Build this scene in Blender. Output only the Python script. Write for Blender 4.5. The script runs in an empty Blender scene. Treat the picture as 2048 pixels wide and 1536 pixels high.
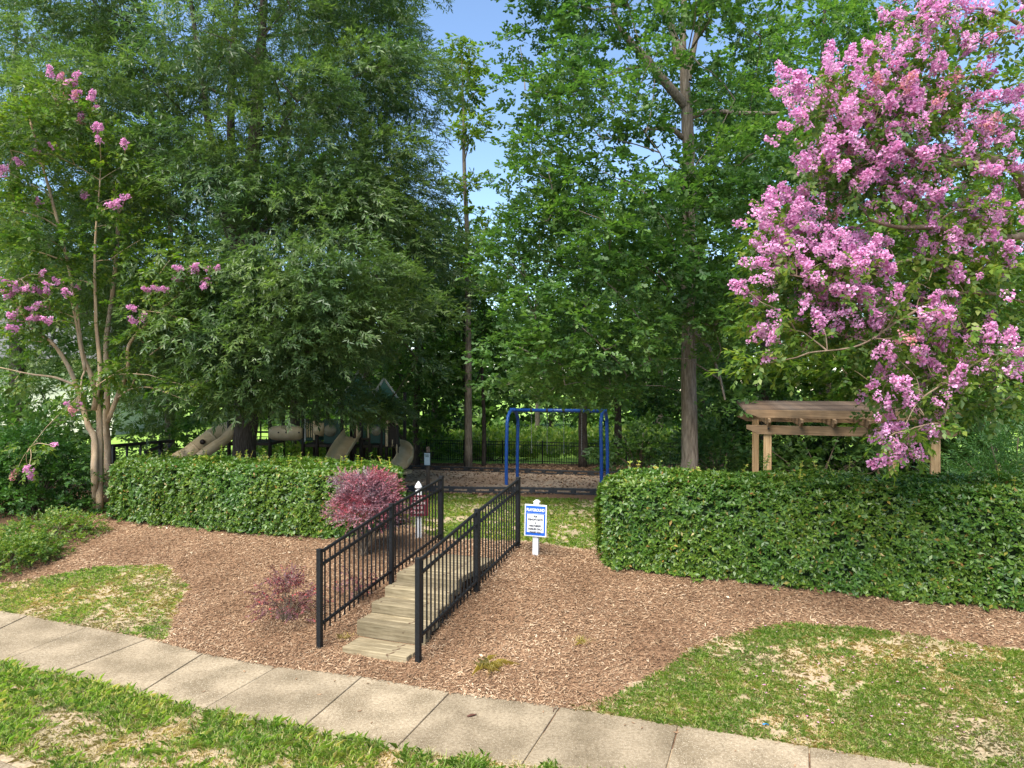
import bpy, math, random
import numpy as np
from mathutils import Vector, Matrix

# ------------------------------------------------------------------ camera, sky, sun, exposure
SC = bpy.context.scene
FPX, CX, CY, CAMZ = 1420.0, 1024.0, 768.0, 3.2
cam_d = bpy.data.cameras.new("camera"); cam = bpy.data.objects.new("camera", cam_d)
SC.collection.objects.link(cam)
cam_d.sensor_width = 36.0; cam_d.lens = FPX / 2048 * 36.0
cam_d.clip_start = 0.05; cam_d.clip_end = 2000
cam.location = (0, 0, CAMZ); cam.rotation_euler = (math.radians(90), 0, 0)
SC.camera = cam

SUN_EL, SUN_AZ = math.radians(56), math.radians(208)     # azimuth measured from +Y towards +X
world = bpy.data.worlds.new("World"); SC.world = world; world.use_nodes = True
wn = world.node_tree; wn.nodes.clear()
sky = wn.nodes.new("ShaderNodeTexSky"); sky.sky_type = 'NISHITA'; sky.sun_disc = False
sky.sun_elevation = SUN_EL; sky.sun_rotation = SUN_AZ
sky.air_density = 1.0; sky.dust_density = 0.1; sky.ozone_density = 2.8
bg = wn.nodes.new("ShaderNodeBackground"); bg.inputs[1].default_value = 0.12
wo = wn.nodes.new("ShaderNodeOutputWorld")
wn.links.new(sky.outputs[0], bg.inputs[0]); wn.links.new(bg.outputs[0], wo.inputs[0])
sun_d = bpy.data.lights.new("sun", 'SUN'); sun = bpy.data.objects.new("sun", sun_d)
SC.collection.objects.link(sun)
sun_d.energy = 4.6; sun_d.angle = math.radians(50); sun_d.color = (1.0, 0.945, 0.84)
sd = Vector((math.sin(SUN_AZ) * math.cos(SUN_EL), math.cos(SUN_AZ) * math.cos(SUN_EL), math.sin(SUN_EL)))
sun.rotation_euler = (-sd).to_track_quat('-Z', 'Y').to_euler()
sun.location = sd * 60
SC.view_settings.view_transform = 'Standard'; SC.view_settings.look = 'None'
SC.view_settings.gamma = 1.0; SC.view_settings.use_curve_mapping = False
SC.view_settings.exposure = 1.25
SC.cycles.max_bounces = 8; SC.cycles.diffuse_bounces = 4; SC.cycles.glossy_bounces = 2
SC.cycles.transmission_bounces = 6; SC.cycles.transparent_max_bounces = 8
SC.cycles.use_denoising = True
SC.cycles.denoiser = "OPENIMAGEDENOISE"

# ------------------------------------------------------------------ helpers
rng = np.random.default_rng(11)
COL = SC.collection

def P(px, py, d):
    return np.array([(px - CX) * d / FPX, d, CAMZ - (py - CY) * d / FPX])
def to_px(p):
    p = np.asarray(p, float)
    return np.stack([CX + p[..., 0] * FPX / p[..., 1], CY - (p[..., 2] - CAMZ) * FPX / p[..., 1]], -1)

def wloc(o):
    v = Vector((0, 0, 0))
    while o is not None:
        v = v + o.location; o = o.parent
    return np.array(v)

def tag(o, label=None, cat=None, group=None, kind=None):
    if label: o["label"] = label
    if cat: o["category"] = cat
    if group: o["group"] = group
    if kind: o["kind"] = kind
    return o

def empty(name, loc, label=None, cat=None, group=None):
    o = bpy.data.objects.new(name, None); COL.objects.link(o)
    o.location = tuple(float(a) for a in loc); o.empty_display_size = 0.2
    return tag(o, label, cat, group)

def raw_mesh(name, V, F, mat, smooth=False):
    me = bpy.data.meshes.new(name)
    V = np.ascontiguousarray(V, dtype=np.float32)
    if isinstance(F, np.ndarray) and F.ndim == 2:
        F = np.ascontiguousarray(F, dtype=np.int32)
        n, k = F.shape
        me.vertices.add(len(V)); me.vertices.foreach_set("co", V.ravel())
        me.loops.add(n * k); me.loops.foreach_set("vertex_index", F.ravel())
        me.polygons.add(n)
        me.polygons.foreach_set("loop_start", np.arange(0, n * k, k, dtype=np.int32))
        me.update(calc_edges=True)
    else:
        me.from_pydata([tuple(v) for v in V], [], [tuple(int(i) for i in f) for f in F]); me.update()
    if mat is not None:
        for m in (mat if isinstance(mat, (list, tuple)) else [mat]): me.materials.append(m)
    if smooth:
        me.polygons.foreach_set("use_smooth", np.ones(len(me.polygons), dtype=bool))
    return me

def mobj(name, V, F, mat, parent=None, smooth=False):
    """one mesh object from WORLD coordinates; parents are only translated"""
    V = np.asarray(V, float)
    if parent is not None: V = V - wloc(parent)
    me = raw_mesh(name, V, F, mat, smooth)
    o = bpy.data.objects.new(name, me); COL.objects.link(o)
    if parent is not None: o.parent = parent
    return o

def place(name, me, mat4, parent=None):
    """object from shared mesh data at a world matrix"""
    o = bpy.data.objects.new(name, me); COL.objects.link(o)
    if parent is not None:
        o.parent = parent
        mat4 = Matrix.Translation(-Vector(wloc(parent))) @ mat4
    o.matrix_local = mat4
    return o

def bevel(o, w=0.006, seg=2):
    m = o.modifiers.new("bevel", 'BEVEL'); m.width = w; m.segments = seg; m.limit_method = 'ANGLE'
    return o

BOXF = [(0, 1, 3, 2), (4, 6, 7, 5), (0, 4, 5, 1), (2, 3, 7, 6), (0, 2, 6, 4), (1, 5, 7, 3)]
class MB:
    def __init__(s): s.V = []; s.F = []
    def add(s, V, F):
        b = len(s.V); s.V += [tuple(v) for v in V]; s.F += [tuple(int(i) + b for i in f) for f in F]; return s
    def box(s, lo, hi):
        V = [(x, y, z) for x in (lo[0], hi[0]) for y in (lo[1], hi[1]) for z in (lo[2], hi[2])]
        return s.add(V, BOXF)
    def obox(s, c, ax, ay, az):
        c = np.asarray(c, float); ax, ay, az = (np.asarray(a, float) for a in (ax, ay, az))
        V = [c + i * ax + j * ay + k * az for i in (-1, 1) for j in (-1, 1) for k in (-1, 1)]
        return s.add(V, BOXF)
    def beam(s, p0, p1, w, h, up=(0, 0, 1)):
        p0 = np.asarray(p0, float); p1 = np.asarray(p1, float)
        ax = (p1 - p0) / 2; u = ax / np.linalg.norm(ax)
        sd_ = np.cross(np.asarray(up, float), u)
        if np.linalg.norm(sd_) < 1e-3: sd_ = np.array([1.0, 0, 0])
        sd_ /= np.linalg.norm(sd_); upv = np.cross(u, sd_)
        return s.obox((p0 + p1) / 2, ax, sd_ * w / 2, upv * h / 2)
    def tube(s, pts, rad, n=10, caps=True):
        V, F = tube(pts, rad, n, caps); return s.add(V, F)
    def prism(s, poly, z0, z1):
        n = len(poly); V = [(p[0], p[1], z0) for p in poly] + [(p[0], p[1], z1) for p in poly]
        F = [tuple(range(n))[::-1], tuple(range(n, 2 * n))] + [(i, (i + 1) % n, n + (i + 1) % n, n + i) for i in range(n)]
        return s.add(V, F)
    def extrude(s, poly3, vec):
        n = len(poly3); poly3 = [np.asarray(p, float) for p in poly3]; vec = np.asarray(vec, float)
        V = poly3 + [p + vec for p in poly3]
        F = [tuple(range(n))[::-1], tuple(range(n, 2 * n))] + [(i, (i + 1) % n, n + (i + 1) % n, n + i) for i in range(n)]
        return s.add(V, F)
    def build(s, name, mat, parent=None, smooth=False):
        return mobj(name, np.array(s.V), s.F, mat, parent, smooth)

def tube(pts, rad, n=10, caps=True):
    pts = np.asarray(pts, float); m = len(pts)
    rad = np.broadcast_to(np.asarray(rad, float), (m,))
    T = np.gradient(pts, axis=0); T /= np.linalg.norm(T, axis=1)[:, None] + 1e-9
    ref = np.array([0, 0, 1.0]) if abs(T[0, 2]) < 0.9 else np.array([1.0, 0, 0])
    a = np.cross(ref, T[0]); a /= np.linalg.norm(a)
    V = []
    ang = np.arange(n) * 2 * math.pi / n
    for i in range(m):
        a = a - T[i] * a.dot(T[i]); a /= np.linalg.norm(a) + 1e-9
        b = np.cross(T[i], a)
        V.append(pts[i] + rad[i] * (np.cos(ang)[:, None] * a + np.sin(ang)[:, None] * b))
    V = np.concatenate(V)
    F = [(i * n + j, i * n + (j + 1) % n, (i + 1) * n + (j + 1) % n, (i + 1) * n + j) for i in range(m - 1) for j in range(n)]
    if caps:
        F.append(tuple(range(n))[::-1]); F.append(tuple(range((m - 1) * n, m * n)))
    return V, F

def smooth_path(pts, k=6):
    pts = np.asarray(pts, float); out = []
    Q = np.vstack([2 * pts[0] - pts[1], pts, 2 * pts[-1] - pts[-2]])
    for i in range(1, len(Q) - 2):
        p0, p1, p2, p3 = Q[i - 1], Q[i], Q[i + 1], Q[i + 2]
        for t in np.linspace(0, 1, k, endpoint=False):
            out.append(0.5 * ((2 * p1) + (-p0 + p2) * t + (2 * p0 - 5 * p1 + 4 * p2 - p3) * t * t + (-p0 + 3 * p1 - 3 * p2 + p3) * t ** 3))
    out.append(pts[-1]); return np.array(out)

_hash = np.random.default_rng(5).random((256, 256))
def vnoise(x, y, s, seed=0):
    x = np.asarray(x, float) / s + seed * 17.3; y = np.asarray(y, float) / s + seed * 9.1
    xi = np.floor(x).astype(int); yi = np.floor(y).astype(int); fx = x - xi; fy = y - yi
    fx = fx * fx * (3 - 2 * fx); fy = fy * fy * (3 - 2 * fy)
    h = lambda a, b: _hash[a % 256, b % 256]
    return (h(xi, yi) * (1 - fx) + h(xi + 1, yi) * fx) * (1 - fy) + (h(xi, yi + 1) * (1 - fx) + h(xi + 1, yi + 1) * fx) * fy

def in_poly(x, y, poly):
    x = np.asarray(x, float); y = np.asarray(y, float); c = np.zeros(x.shape, bool); n = len(poly)
    for i in range(n):
        x0, y0 = poly[i]; x1, y1 = poly[(i + 1) % n]
        cond = (y0 > y) != (y1 > y)
        with np.errstate(divide='ignore', invalid='ignore'):
            xi = (x1 - x0) * (y - y0) / (y1 - y0 + 1e-12) + x0
        c ^= cond & (x < xi)
    return c

# ------------------------------------------------------------------ materials
def new_mat(name):
    m = bpy.data.materials.new(name); m.use_nodes = True
    nt = m.node_tree; nt.nodes.clear()
    out = nt.nodes.new("ShaderNodeOutputMaterial")
    return m, nt, out

def N(nt, t, **kw):
    n = nt.nodes.new(t)
    for k, v in kw.items():
        if k in n.inputs: n.inputs[k].default_value = v
        else: setattr(n, k, v)
    return n

def ramp(nt, cols, pos=None):
    r = nt.nodes.new("ShaderNodeValToRGB"); e = r.color_ramp.elements
    pos = pos or [i / max(1, len(cols) - 1) for i in range(len(cols))]
    while len(e) < len(cols): e.new(0.5)
    for i, c in enumerate(cols):
        e[i].position = pos[i]; e[i].color = (*c, 1)
    return r

def mixc(nt, a, b, fac, blend='MIX'):
    m = nt.nodes.new("ShaderNodeMix"); m.data_type = 'RGBA'; m.blend_type = blend
    for s, v in ((m.inputs[0], fac), (m.inputs[6], a), (m.inputs[7], b)):
        if isinstance(v, (int, float)): s.default_value = v
        elif isinstance(v, tuple): s.default_value = (*v, 1) if len(v) == 3 else v
        else: nt.links.new(v, s)
    return m.outputs[2]

def leaf_mat(name, cols, pos=None, trans=0.35, rough=0.45, spec=0.4, tcol=(1.3, 1.5, 0.65), nscale=0.6, nvar=0.35, warm=(1.25, 1.15, 0.8), cool=(0.75, 0.82, 0.8)):
    m, nt, out = new_mat(name)
    geo = N(nt, "ShaderNodeNewGeometry"); r = ramp(nt, cols, pos)
    nt.links.new(geo.outputs["Random Per Island"], r.inputs[0])
    tc = N(nt, "ShaderNodeTexCoord"); nz = N(nt, "ShaderNodeTexNoise", Scale=nscale, Detail=2.0)
    nt.links.new(geo.outputs["Position"], nz.inputs["Vector"])
    rr = ramp(nt, [cool, warm], [0.35, 0.65]); nt.links.new(nz.outputs[0], rr.inputs[0])
    col = mixc(nt, r.outputs[0], rr.outputs[0], 1.0, 'MULTIPLY')
    pb = N(nt, "ShaderNodeBsdfPrincipled", Roughness=rough); pb.inputs["Specular IOR Level"].default_value = spec
    nt.links.new(col, pb.inputs["Base Color"])
    tr = N(nt, "ShaderNodeBsdfTranslucent")
    tcm = mixc(nt, col, tcol, 1.0, 'MULTIPLY'); nt.links.new(tcm, tr.inputs[0])
    mx = N(nt, "ShaderNodeMixShader"); mx.inputs[0].default_value = trans
    nt.links.new(pb.outputs[0], mx.inputs[1]); nt.links.new(tr.outputs[0], mx.inputs[2])
    nt.links.new(mx.outputs[0], out.inputs[0]); return m

def surf_mat(name, cols, scale=(8, 8, 8), detail=5, rough=0.8, spec=0.25, bump=0.0, bdist=0.01, pos=None, metal=0.0,
             speck=None, coord="Object", objvar=0.0, rvar=0.0, big=None, coat=0.0):
    m, nt, out = new_mat(name)
    tc = N(nt, "ShaderNodeTexCoord"); mp = N(nt, "ShaderNodeMapping"); mp.inputs["Scale"].default_value = scale
    nt.links.new(tc.outputs[coord], mp.inputs[0])
    nz = N(nt, "ShaderNodeTexNoise", Scale=1.0, Detail=float(detail), Roughness=0.62)
    nt.links.new(mp.outputs[0], nz.inputs["Vector"])
    r = ramp(nt, cols, pos or [0.3 + 0.4 * i / max(1, len(cols) - 1) for i in range(len(cols))])
    nt.links.new(nz.outputs[0], r.inputs[0]); col = r.outputs[0]
    if big:                                       # (scale, lo colour multiplier, hi colour multiplier)
        nb = N(nt, "ShaderNodeTexNoise", Scale=big[0], Detail=3.0); nt.links.new(tc.outputs[coord], nb.inputs["Vector"])
        rb = ramp(nt, [big[1], big[2]], [0.35, 0.65]); nt.links.new(nb.outputs[0], rb.inputs[0])
        col = mixc(nt, col, rb.outputs[0], 1.0, 'MULTIPLY')
    if speck:                                     # (scale, threshold, colour)
        ns = N(nt, "ShaderNodeTexNoise", Scale=speck[0], Detail=2.0); nt.links.new(tc.outputs[coord], ns.inputs["Vector"])
        rs = ramp(nt, [(0, 0, 0), (1, 1, 1)], [speck[1], speck[1] + 0.06]); nt.links.new(ns.outputs[0], rs.inputs[0])
        col = mixc(nt, col, speck[2], rs.outputs[0])
    if objvar:
        oi = N(nt, "ShaderNodeObjectInfo"); lo, hi = 1 - objvar, 1 + objvar
        ro = ramp(nt, [(lo, lo, lo), (hi, hi, hi)], [0, 1]); nt.links.new(oi.outputs["Random"], ro.inputs[0])
        col = mixc(nt, col, ro.outputs[0], 1.0, 'MULTIPLY')
    pb = N(nt, "ShaderNodeBsdfPrincipled", Roughness=rough, Metallic=metal); pb.inputs["Specular IOR Level"].default_value = spec
    if coat: pb.inputs["Coat Weight"].default_value = coat
    nt.links.new(col, pb.inputs["Base Color"])
    if rvar:
        rr = ramp(nt, [(rough - rvar,) * 3, (rough + rvar,) * 3], [0.35, 0.65]); nt.links.new(nz.outputs[0], rr.inputs[0])
        nt.links.new(rr.outputs[0], pb.inputs["Roughness"])
    if bump:
        bp = N(nt, "ShaderNodeBump", Strength=bump, Distance=bdist); nt.links.new(nz.outputs[0], bp.inputs["Height"])
        nt.links.new(bp.outputs[0], pb.inputs["Normal"])
    nt.links.new(pb.outputs[0], out.inputs[0]); return m

def chip_mat(name, cols, pos=None, rough=0.9):
    m, nt, out = new_mat(name)
    geo = N(nt, "ShaderNodeNewGeometry"); r = ramp(nt, cols, pos); nt.links.new(geo.outputs["Random Per Island"], r.inputs[0])
    tc = N(nt, "ShaderNodeTexCoord"); nz = N(nt, "ShaderNodeTexNoise", Scale=0.9, Detail=4.0); nt.links.new(tc.outputs["Object"], nz.inputs["Vector"])
    rr = ramp(nt, [(0.70, 0.64, 0.60), (1.24, 1.25, 1.26)], [0.33, 0.67]); nt.links.new(nz.outputs[0], rr.inputs[0])
    pb = N(nt, "ShaderNodeBsdfPrincipled", Roughness=rough); pb.inputs["Specular IOR Level"].default_value = 0.2
    nt.links.new(mixc(nt, r.outputs[0], rr.outputs[0], 1.0, 'MULTIPLY'), pb.inputs["Base Color"])
    nt.links.new(pb.outputs[0], out.inputs[0]); return m

M = {}
M['willow'] = leaf_mat("willow_oak_leaf", [(.060, .112, .044), (.084, .146, .056), (.112, .178, .074), (.155, .212, .105)], trans=.40, rough=.38, spec=.5)
M['oak'] = leaf_mat("white_oak_leaf", [(.046, .108, .030), (.066, .146, .040), (.090, .175, .050), (.12, .20, .066)], trans=.42, rough=.45)
M['wood1'] = leaf_mat("woodland_leaf", [(.048, .112, .030), (.070, .150, .040), (.096, .182, .050), (.13, .21, .06)], trans=.46, rough=.5, nscale=.35)
M['wood2'] = leaf_mat("dark_woodland_leaf", [(.042, .098, .032), (.062, .132, .042), (.085, .160, .052), (.112, .185, .062)], trans=.45, rough=.45, nscale=.35)
M['pale'] = leaf_mat("pale_tree_leaf", [(.065, .125, .025), (.095, .165, .030), (.135, .200, .036), (.180, .220, .045)], trans=.5, rough=.5)
M['crepe'] = leaf_mat("crepe_leaf", [(.055, .120, .022), (.085, .160, .028), (.12, .195, .035), (.175, .215, .045)], trans=.42, rough=.42)
M['hedge'] = leaf_mat("hedge_leaf", [(.034, .086, .012), (.060, .130, .018), (.095, .175, .026), (.130, .205, .036), (.26, .22, .05), (.22, .10, .04)], [0, .32, .7, .955, .985, 1], trans=.28, rough=.36, spec=.45, nscale=1.3, warm=(1.25, 1.1, .85), cool=(.80, .9, .85))
M['shoot'] = leaf_mat("young_shoot_leaf", [(.22, .34, .06), (.32, .43, .08), (.44, .46, .10), (.46, .36, .12)], trans=.45, rough=.45)
M['shrub'] = leaf_mat("shrub_leaf", [(.030, .088, .020), (.046, .120, .026), (.065, .150, .034)], trans=.3, rough=.45)
M['cover'] = leaf_mat("ground_cover_leaf", [(.055, .125, .022), (.090, .170, .030), (.140, .210, .040), (.21, .25, .05)], trans=.4, rough=.45)
M['feather'] = leaf_mat("feathery_leaf", [(.030, .090, .028), (.050, .125, .038), (.080, .160, .050)], trans=.35, rough=.5)
M['purple'] = leaf_mat("purple_leaf", [(.135, .070, .085), (.20, .11, .13), (.28, .165, .185), (.31, .205, .22), (.46, .11, .14)], [0, .3, .55, .82, 1], trans=.3, rough=.5, tcol=(1.2, .92, .97), nscale=2.2, warm=(1.55, .76, .84), cool=(.88, 1.08, 1.08))
M['purple2'] = leaf_mat("purple_plum_leaf", [(.09, .04, .05), (.14, .06, .075), (.20, .09, .105), (.42, .05, .06)], [0, .4, .85, 1], trans=.3, rough=.5, tcol=(1.3, .85, .9), nscale=4.0)
M['blossom'] = leaf_mat("pink_blossom", [(.66, .26, .50), (.76, .36, .61), (.84, .48, .70), (.90, .62, .80)], trans=.42, rough=.6, spec=.2, tcol=(1.08, 1.0, 1.06), nscale=6, warm=(1.04, 1.03, 1.03), cool=(.96, .92, .96))
M['blossom_old'] = leaf_mat("faded_blossom", [(.55, .22, .36), (.62, .30, .44), (.56, .32, .36)], trans=.4, rough=.6, spec=.2, tcol=(1.1, 1.0, 1.0), nscale=6)
M['grass'] = leaf_mat("grass_blade", [(.17, .29, .055), (.22, .35, .068), (.28, .39, .085), (.34, .42, .11), (.46, .42, .21), (.57, .50, .34)], [0, .28, .54, .74, .87, 1], trans=.42, rough=.55, nscale=1.4, warm=(1.15, 1.05, .92), cool=(.86, .95, .82))
M['straw'] = leaf_mat("straw_blade", [(.34, .28, .165), (.44, .365, .23), (.50, .425, .29), (.38, .30, .19)], trans=.25, rough=.7)
M['tuft'] = leaf_mat("yellow_tuft_blade", [(.50, .40, .18), (.58, .48, .24), (.52, .42, .22)], trans=.3, rough=.6)
M['chip'] = chip_mat("mulch_chip", [(.125, .070, .040), (.20, .118, .067), (.275, .172, .100), (.345, .235, .145), (.42, .31, .20), (.51, .40, .28)], [0, .18, .46, .78, .95, 1])
M['litter'] = chip_mat("leaf_litter", [(.10, .06, .038), (.18, .11, .068), (.28, .18, .11), (.36, .25, .16)])
M['dryleaf'] = chip_mat("dry_leaf", [(.24, .15, .08), (.38, .26, .15), (.52, .40, .26), (.62, .52, .38)])
M['bark_dark'] = surf_mat("dark_furrowed_bark", [(.028, .022, .018), (.065, .052, .042), (.12, .10, .082)], scale=(26, 26, 4.5), rough=.95, bump=.9, bdist=.03)
M['bark_oak'] = surf_mat("grey_brown_oak_bark", [(.095, .074, .054), (.20, .160, .12), (.32, .265, .205)], scale=(24, 24, 3.6), rough=.95, bump=1.0, bdist=.03)
M['bark_pale'] = surf_mat("pale_bark", [(.14, .12, .09), (.28, .25, .20), (.42, .39, .33)], scale=(7, 7, 3), rough=.9, bump=.4)
M['bark_crepe'] = surf_mat("smooth_tan_bark", [(.30, .195, .115), (.46, .335, .21), (.58, .46, .32)], scale=(9, 9, 1.6), rough=.7, bump=.2, big=(1.6, (.82, .82, .88), (1.12, 1.05, .97)))
M['bark_crepe_dark'] = surf_mat("grey_brown_branch_bark", [(.13, .085, .055), (.22, .155, .105), (.32, .24, .17)], scale=(9, 9, 1.6), rough=.75, bump=.2)
M['twig'] = surf_mat("twig_bark", [(.10, .075, .05), (.20, .155, .11)], scale=(20, 20, 20), rough=.9)
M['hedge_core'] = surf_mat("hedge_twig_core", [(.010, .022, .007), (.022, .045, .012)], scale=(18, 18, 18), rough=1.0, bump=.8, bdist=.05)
M['concrete'] = surf_mat("weathered_concrete", [(.155, .121, .079), (.236, .189, .127), (.31, .255, .178)], scale=(30, 30, 30), detail=10, rough=.92, bump=.6, bdist=.005, objvar=.11, speck=(95, .60, (.40, .345, .255)), big=(2.2, (.68, .65, .60), (1.16, 1.14, 1.12)))
M['road'] = surf_mat("asphalt", [(.035, .035, .035), (.07, .07, .068)], scale=(60, 60, 60), rough=.95, bump=.4, bdist=.004)
M['soil'] = surf_mat("dry_thatch_soil", [(.22, .165, .105), (.33, .255, .17), (.42, .335, .24)], scale=(34, 34, 34), detail=8, rough=1.0, bump=.8, bdist=.015, big=(1.3, (.86, .88, .82), (1.1, 1.06, 1.05)))
M['mulch'] = surf_mat("mulch_bed", [(.10, .056, .032), (.19, .112, .064), (.30, .19, .112)], scale=(46, 46, 46), detail=8, rough=1.0, bump=1.0, bdist=.02, big=(1.1, (.85, .80, .76), (1.12, 1.1, 1.08)))
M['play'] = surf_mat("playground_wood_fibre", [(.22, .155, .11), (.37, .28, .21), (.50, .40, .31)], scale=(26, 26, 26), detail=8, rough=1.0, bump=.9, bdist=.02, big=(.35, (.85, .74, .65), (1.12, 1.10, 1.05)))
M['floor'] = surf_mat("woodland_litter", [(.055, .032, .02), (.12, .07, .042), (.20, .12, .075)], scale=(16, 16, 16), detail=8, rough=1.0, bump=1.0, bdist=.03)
M['field'] = surf_mat("meadow", [(.15, .27, .04), (.22, .36, .06), (.30, .43, .085)], scale=(3, 3, 3), detail=8, rough=1.0, bump=.6, bdist=.05)
M['path'] = surf_mat("grey_path", [(.14, .14, .145), (.22, .22, .225)], scale=(30, 30, 30), rough=.95, bump=.3)
M['black'] = surf_mat("black_powder_coat", [(.0055, .006, .007), (.011, .012, .0135)], scale=(30, 30, 30), rough=.5, spec=.3, rvar=.06)
M['blackwood'] = surf_mat("black_painted_wood", [(.010, .012, .014), (.026, .030, .034)], scale=(4, 30, 30), rough=.6)
M['plastic_black'] = surf_mat("grey_black_plastic", [(.022, .023, .025), (.045, .046, .048)], scale=(14, 14, 14), rough=.6, spec=.4)
M['blue'] = surf_mat("blue_powder_coat", [(.012, .075, .34), (.018, .105, .43)], scale=(12, 12, 12), rough=.38, spec=.5, coat=.15)
M['tan'] = surf_mat("tan_plastic", [(.50, .38, .22), (.62, .49, .31)], scale=(5, 5, 5), rough=.38, spec=.45, big=(1.2, (.9, .86, .8), (1.05, 1.05, 1.05)))
M['green'] = surf_mat("dark_green_plastic", [(.006, .042, .030), (.010, .060, .042)], scale=(8, 8, 8), rough=.4, spec=.45)
M['roofgreen'] = surf_mat("green_roof_panel", [(.045, .13, .095), (.07, .17, .125)], scale=(8, 8, 8), rough=.5)
M['trim'] = surf_mat("grey_roof_trim", [(.42, .43, .40), (.58, .58, .55)], scale=(12, 12, 12), rough=.6)
M['brown'] = surf_mat("brown_metal_post", [(.022, .015, .011), (.042, .030, .023)], scale=(20, 20, 20), rough=.5)
M['rubber'] = surf_mat("brown_deck", [(.05, .035, .026), (.08, .06, .045)], scale=(30, 30, 30), rough=.8)
M['treadwood'] = surf_mat("weathered_tan_timber", [(.135, .106, .064), (.225, .18, .112), (.295, .248, .165)], scale=(3.0, 60, 60), detail=8, rough=.88, bump=.5, bdist=.006, objvar=.24, speck=(7, .69, (.075, .045, .025)), big=(3.5, (.76, .75, .70), (1.10, 1.10, 1.08)))
M['pergwood'] = surf_mat("stained_cedar", [(.105, .064, .034), (.20, .128, .070), (.285, .195, .115)], scale=(2.0, 40, 40), detail=8, rough=.75, bump=.35, bdist=.005, objvar=.12, big=(1.8, (.52, .55, .56), (1.15, 1.12, 1.08)))
M['pergpost'] = surf_mat("stained_cedar_post", [(.20, .12, .055), (.33, .215, .105), (.42, .29, .155)], scale=(40, 40, 2.0), detail=8, rough=.7, bump=.35, bdist=.005, objvar=.12)
M['pergdark'] = surf_mat("mildewed_cedar_slat", [(.040, .030, .024), (.095, .068, .050), (.17, .13, .10)], scale=(2.0, 40, 40), detail=8, rough=.85, bump=.35, bdist=.005, objvar=.42, big=(1.8, (.6, .64, .7), (1.2, 1.1, 1.0)))
M['endgrain'] = surf_mat("grey_end_grain", [(.34, .31, .25), (.55, .50, .42)], scale=(30, 30, 30), rough=.9)
M['white'] = surf_mat("white_paint", [(.54, .55, .56), (.62, .62, .62)], scale=(20, 20, 20), rough=.45, spec=.4)
M['sign_blue'] = surf_mat("sign_blue", [(.010, .085, .42), (.014, .10, .48)], scale=(10, 10, 10), rough=.4)
M['sign_text'] = surf_mat("sign_text", [(.03, .034, .05), (.05, .055, .075)], scale=(10, 10, 10), rough=.6)
M['maroon'] = surf_mat("maroon_sign", [(.085, .012, .018), (.12, .018, .026)], scale=(10, 10, 10), rough=.55)
M['maroon_text'] = surf_mat("faded_sign_text", [(.42, .34, .33), (.55, .47, .45)], scale=(10, 10, 10), rough=.6)
M['notice'] = surf_mat("pale_notice", [(.48, .56, .58), (.58, .65, .66)], scale=(10, 10, 10), rough=.35)
M['notice_pic'] = surf_mat("grey_notice_picture", [(.14, .19, .19), (.28, .33, .32)], scale=(40, 40, 40), rough=.4)
M['dkgreen'] = surf_mat("green_black_box", [(.008, .02, .018), (.016, .035, .03)], scale=(10, 10, 10), rough=.5)
M['brownwood'] = surf_mat("grey_brown_post", [(.10, .07, .05), (.20, .145, .105)], scale=(26, 26, 4), rough=.85, bump=.4)
M['chain'] = surf_mat("galvanised_chain", [(.25, .25, .24), (.4, .4, .39)], scale=(40, 40, 40), rough=.45, metal=.7)
M['siding'] = surf_mat("cream_siding", [(.55, .52, .44), (.66, .63, .55)], scale=(1, 1, 9), rough=.7)
M['brick'] = surf_mat("pale_brick", [(.30, .16, .10), (.45, .33, .24), (.52, .42, .33)], scale=(5, 5, 12), rough=.9)
M['screen'] = surf_mat("dark_screen", [(.012, .014, .016), (.024, .026, .03)], scale=(4, 4, 4), rough=.25, spec=.5)
M['shingle'] = surf_mat("grey_shingle", [(.08, .08, .085), (.14, .135, .13)], scale=(8, 8, 8), rough=.9)
M['bluebit'] = surf_mat("blue_wrapper", [(.02, .16, .42), (.04, .25, .55)], scale=(30, 30, 30), rough=.3)
M['pod'] = surf_mat("dry_seed_pod", [(.06, .025, .018), (.13, .055, .035)], scale=(30, 30, 30), rough=.7)
def glass_bubble():
    m, nt, out = new_mat("clear_bubble")
    a = N(nt, "ShaderNodeBsdfTransparent"); a.inputs[0].default_value = (.80, .78, .70, 1)
    b = N(nt, "ShaderNodeBsdfPrincipled", Roughness=.08); b.inputs["Base Color"].default_value = (.42, .36, .25, 1)
    x = N(nt, "ShaderNodeMixShader"); x.inputs[0].default_value = .55
    nt.links.new(a.outputs[0], x.inputs[1]); nt.links.new(b.outputs[0], x.inputs[2]); nt.links.new(x.outputs[0], out.inputs[0]); return m
M['bubble'] = glass_bubble()

# ------------------------------------------------------------------ ground shape
ZS = -0.15                                                    # top of the concrete walk
def flat_px(px, py, z=ZS):
    d = FPX * (CAMZ - z) / (py - CY); return np.array([(px - CX) * d / FPX, d])
TOPPX = [(-330, 1178), (-190, 1196), (-60, 1212), (55, 1231), (174, 1254), (297, 1277), (407, 1306), (554, 1333), (725, 1352), (900, 1384), (1120, 1413), (1357, 1450), (1618, 1493), (1905, 1539), (2230, 1590)]
BOTPX = [(-560, 1250), (-400, 1268), (-250, 1288), (-110, 1309), (-10, 1327), (112, 1349), (270, 1391), (398, 1422), (596, 1462), (789, 1499), (1045, 1527), (1325, 1566), (1622, 1612), (1955, 1663), (2330, 1722)]
TOPW = np.array([flat_px(*p) for p in TOPPX]); BOTW = np.array([flat_px(*p) for p in BOTPX])
def _ext(A):
    a = A[0] + (A[0] - A[1]) / np.linalg.norm(A[0] - A[1]) * 60; b = A[-1] + (A[-1] - A[-2]) / np.linalg.norm(A[-1] - A[-2]) * 60
    return np.vstack([a, A, b])
TOPX, BOTX = _ext(TOPW), _ext(BOTW)
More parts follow.
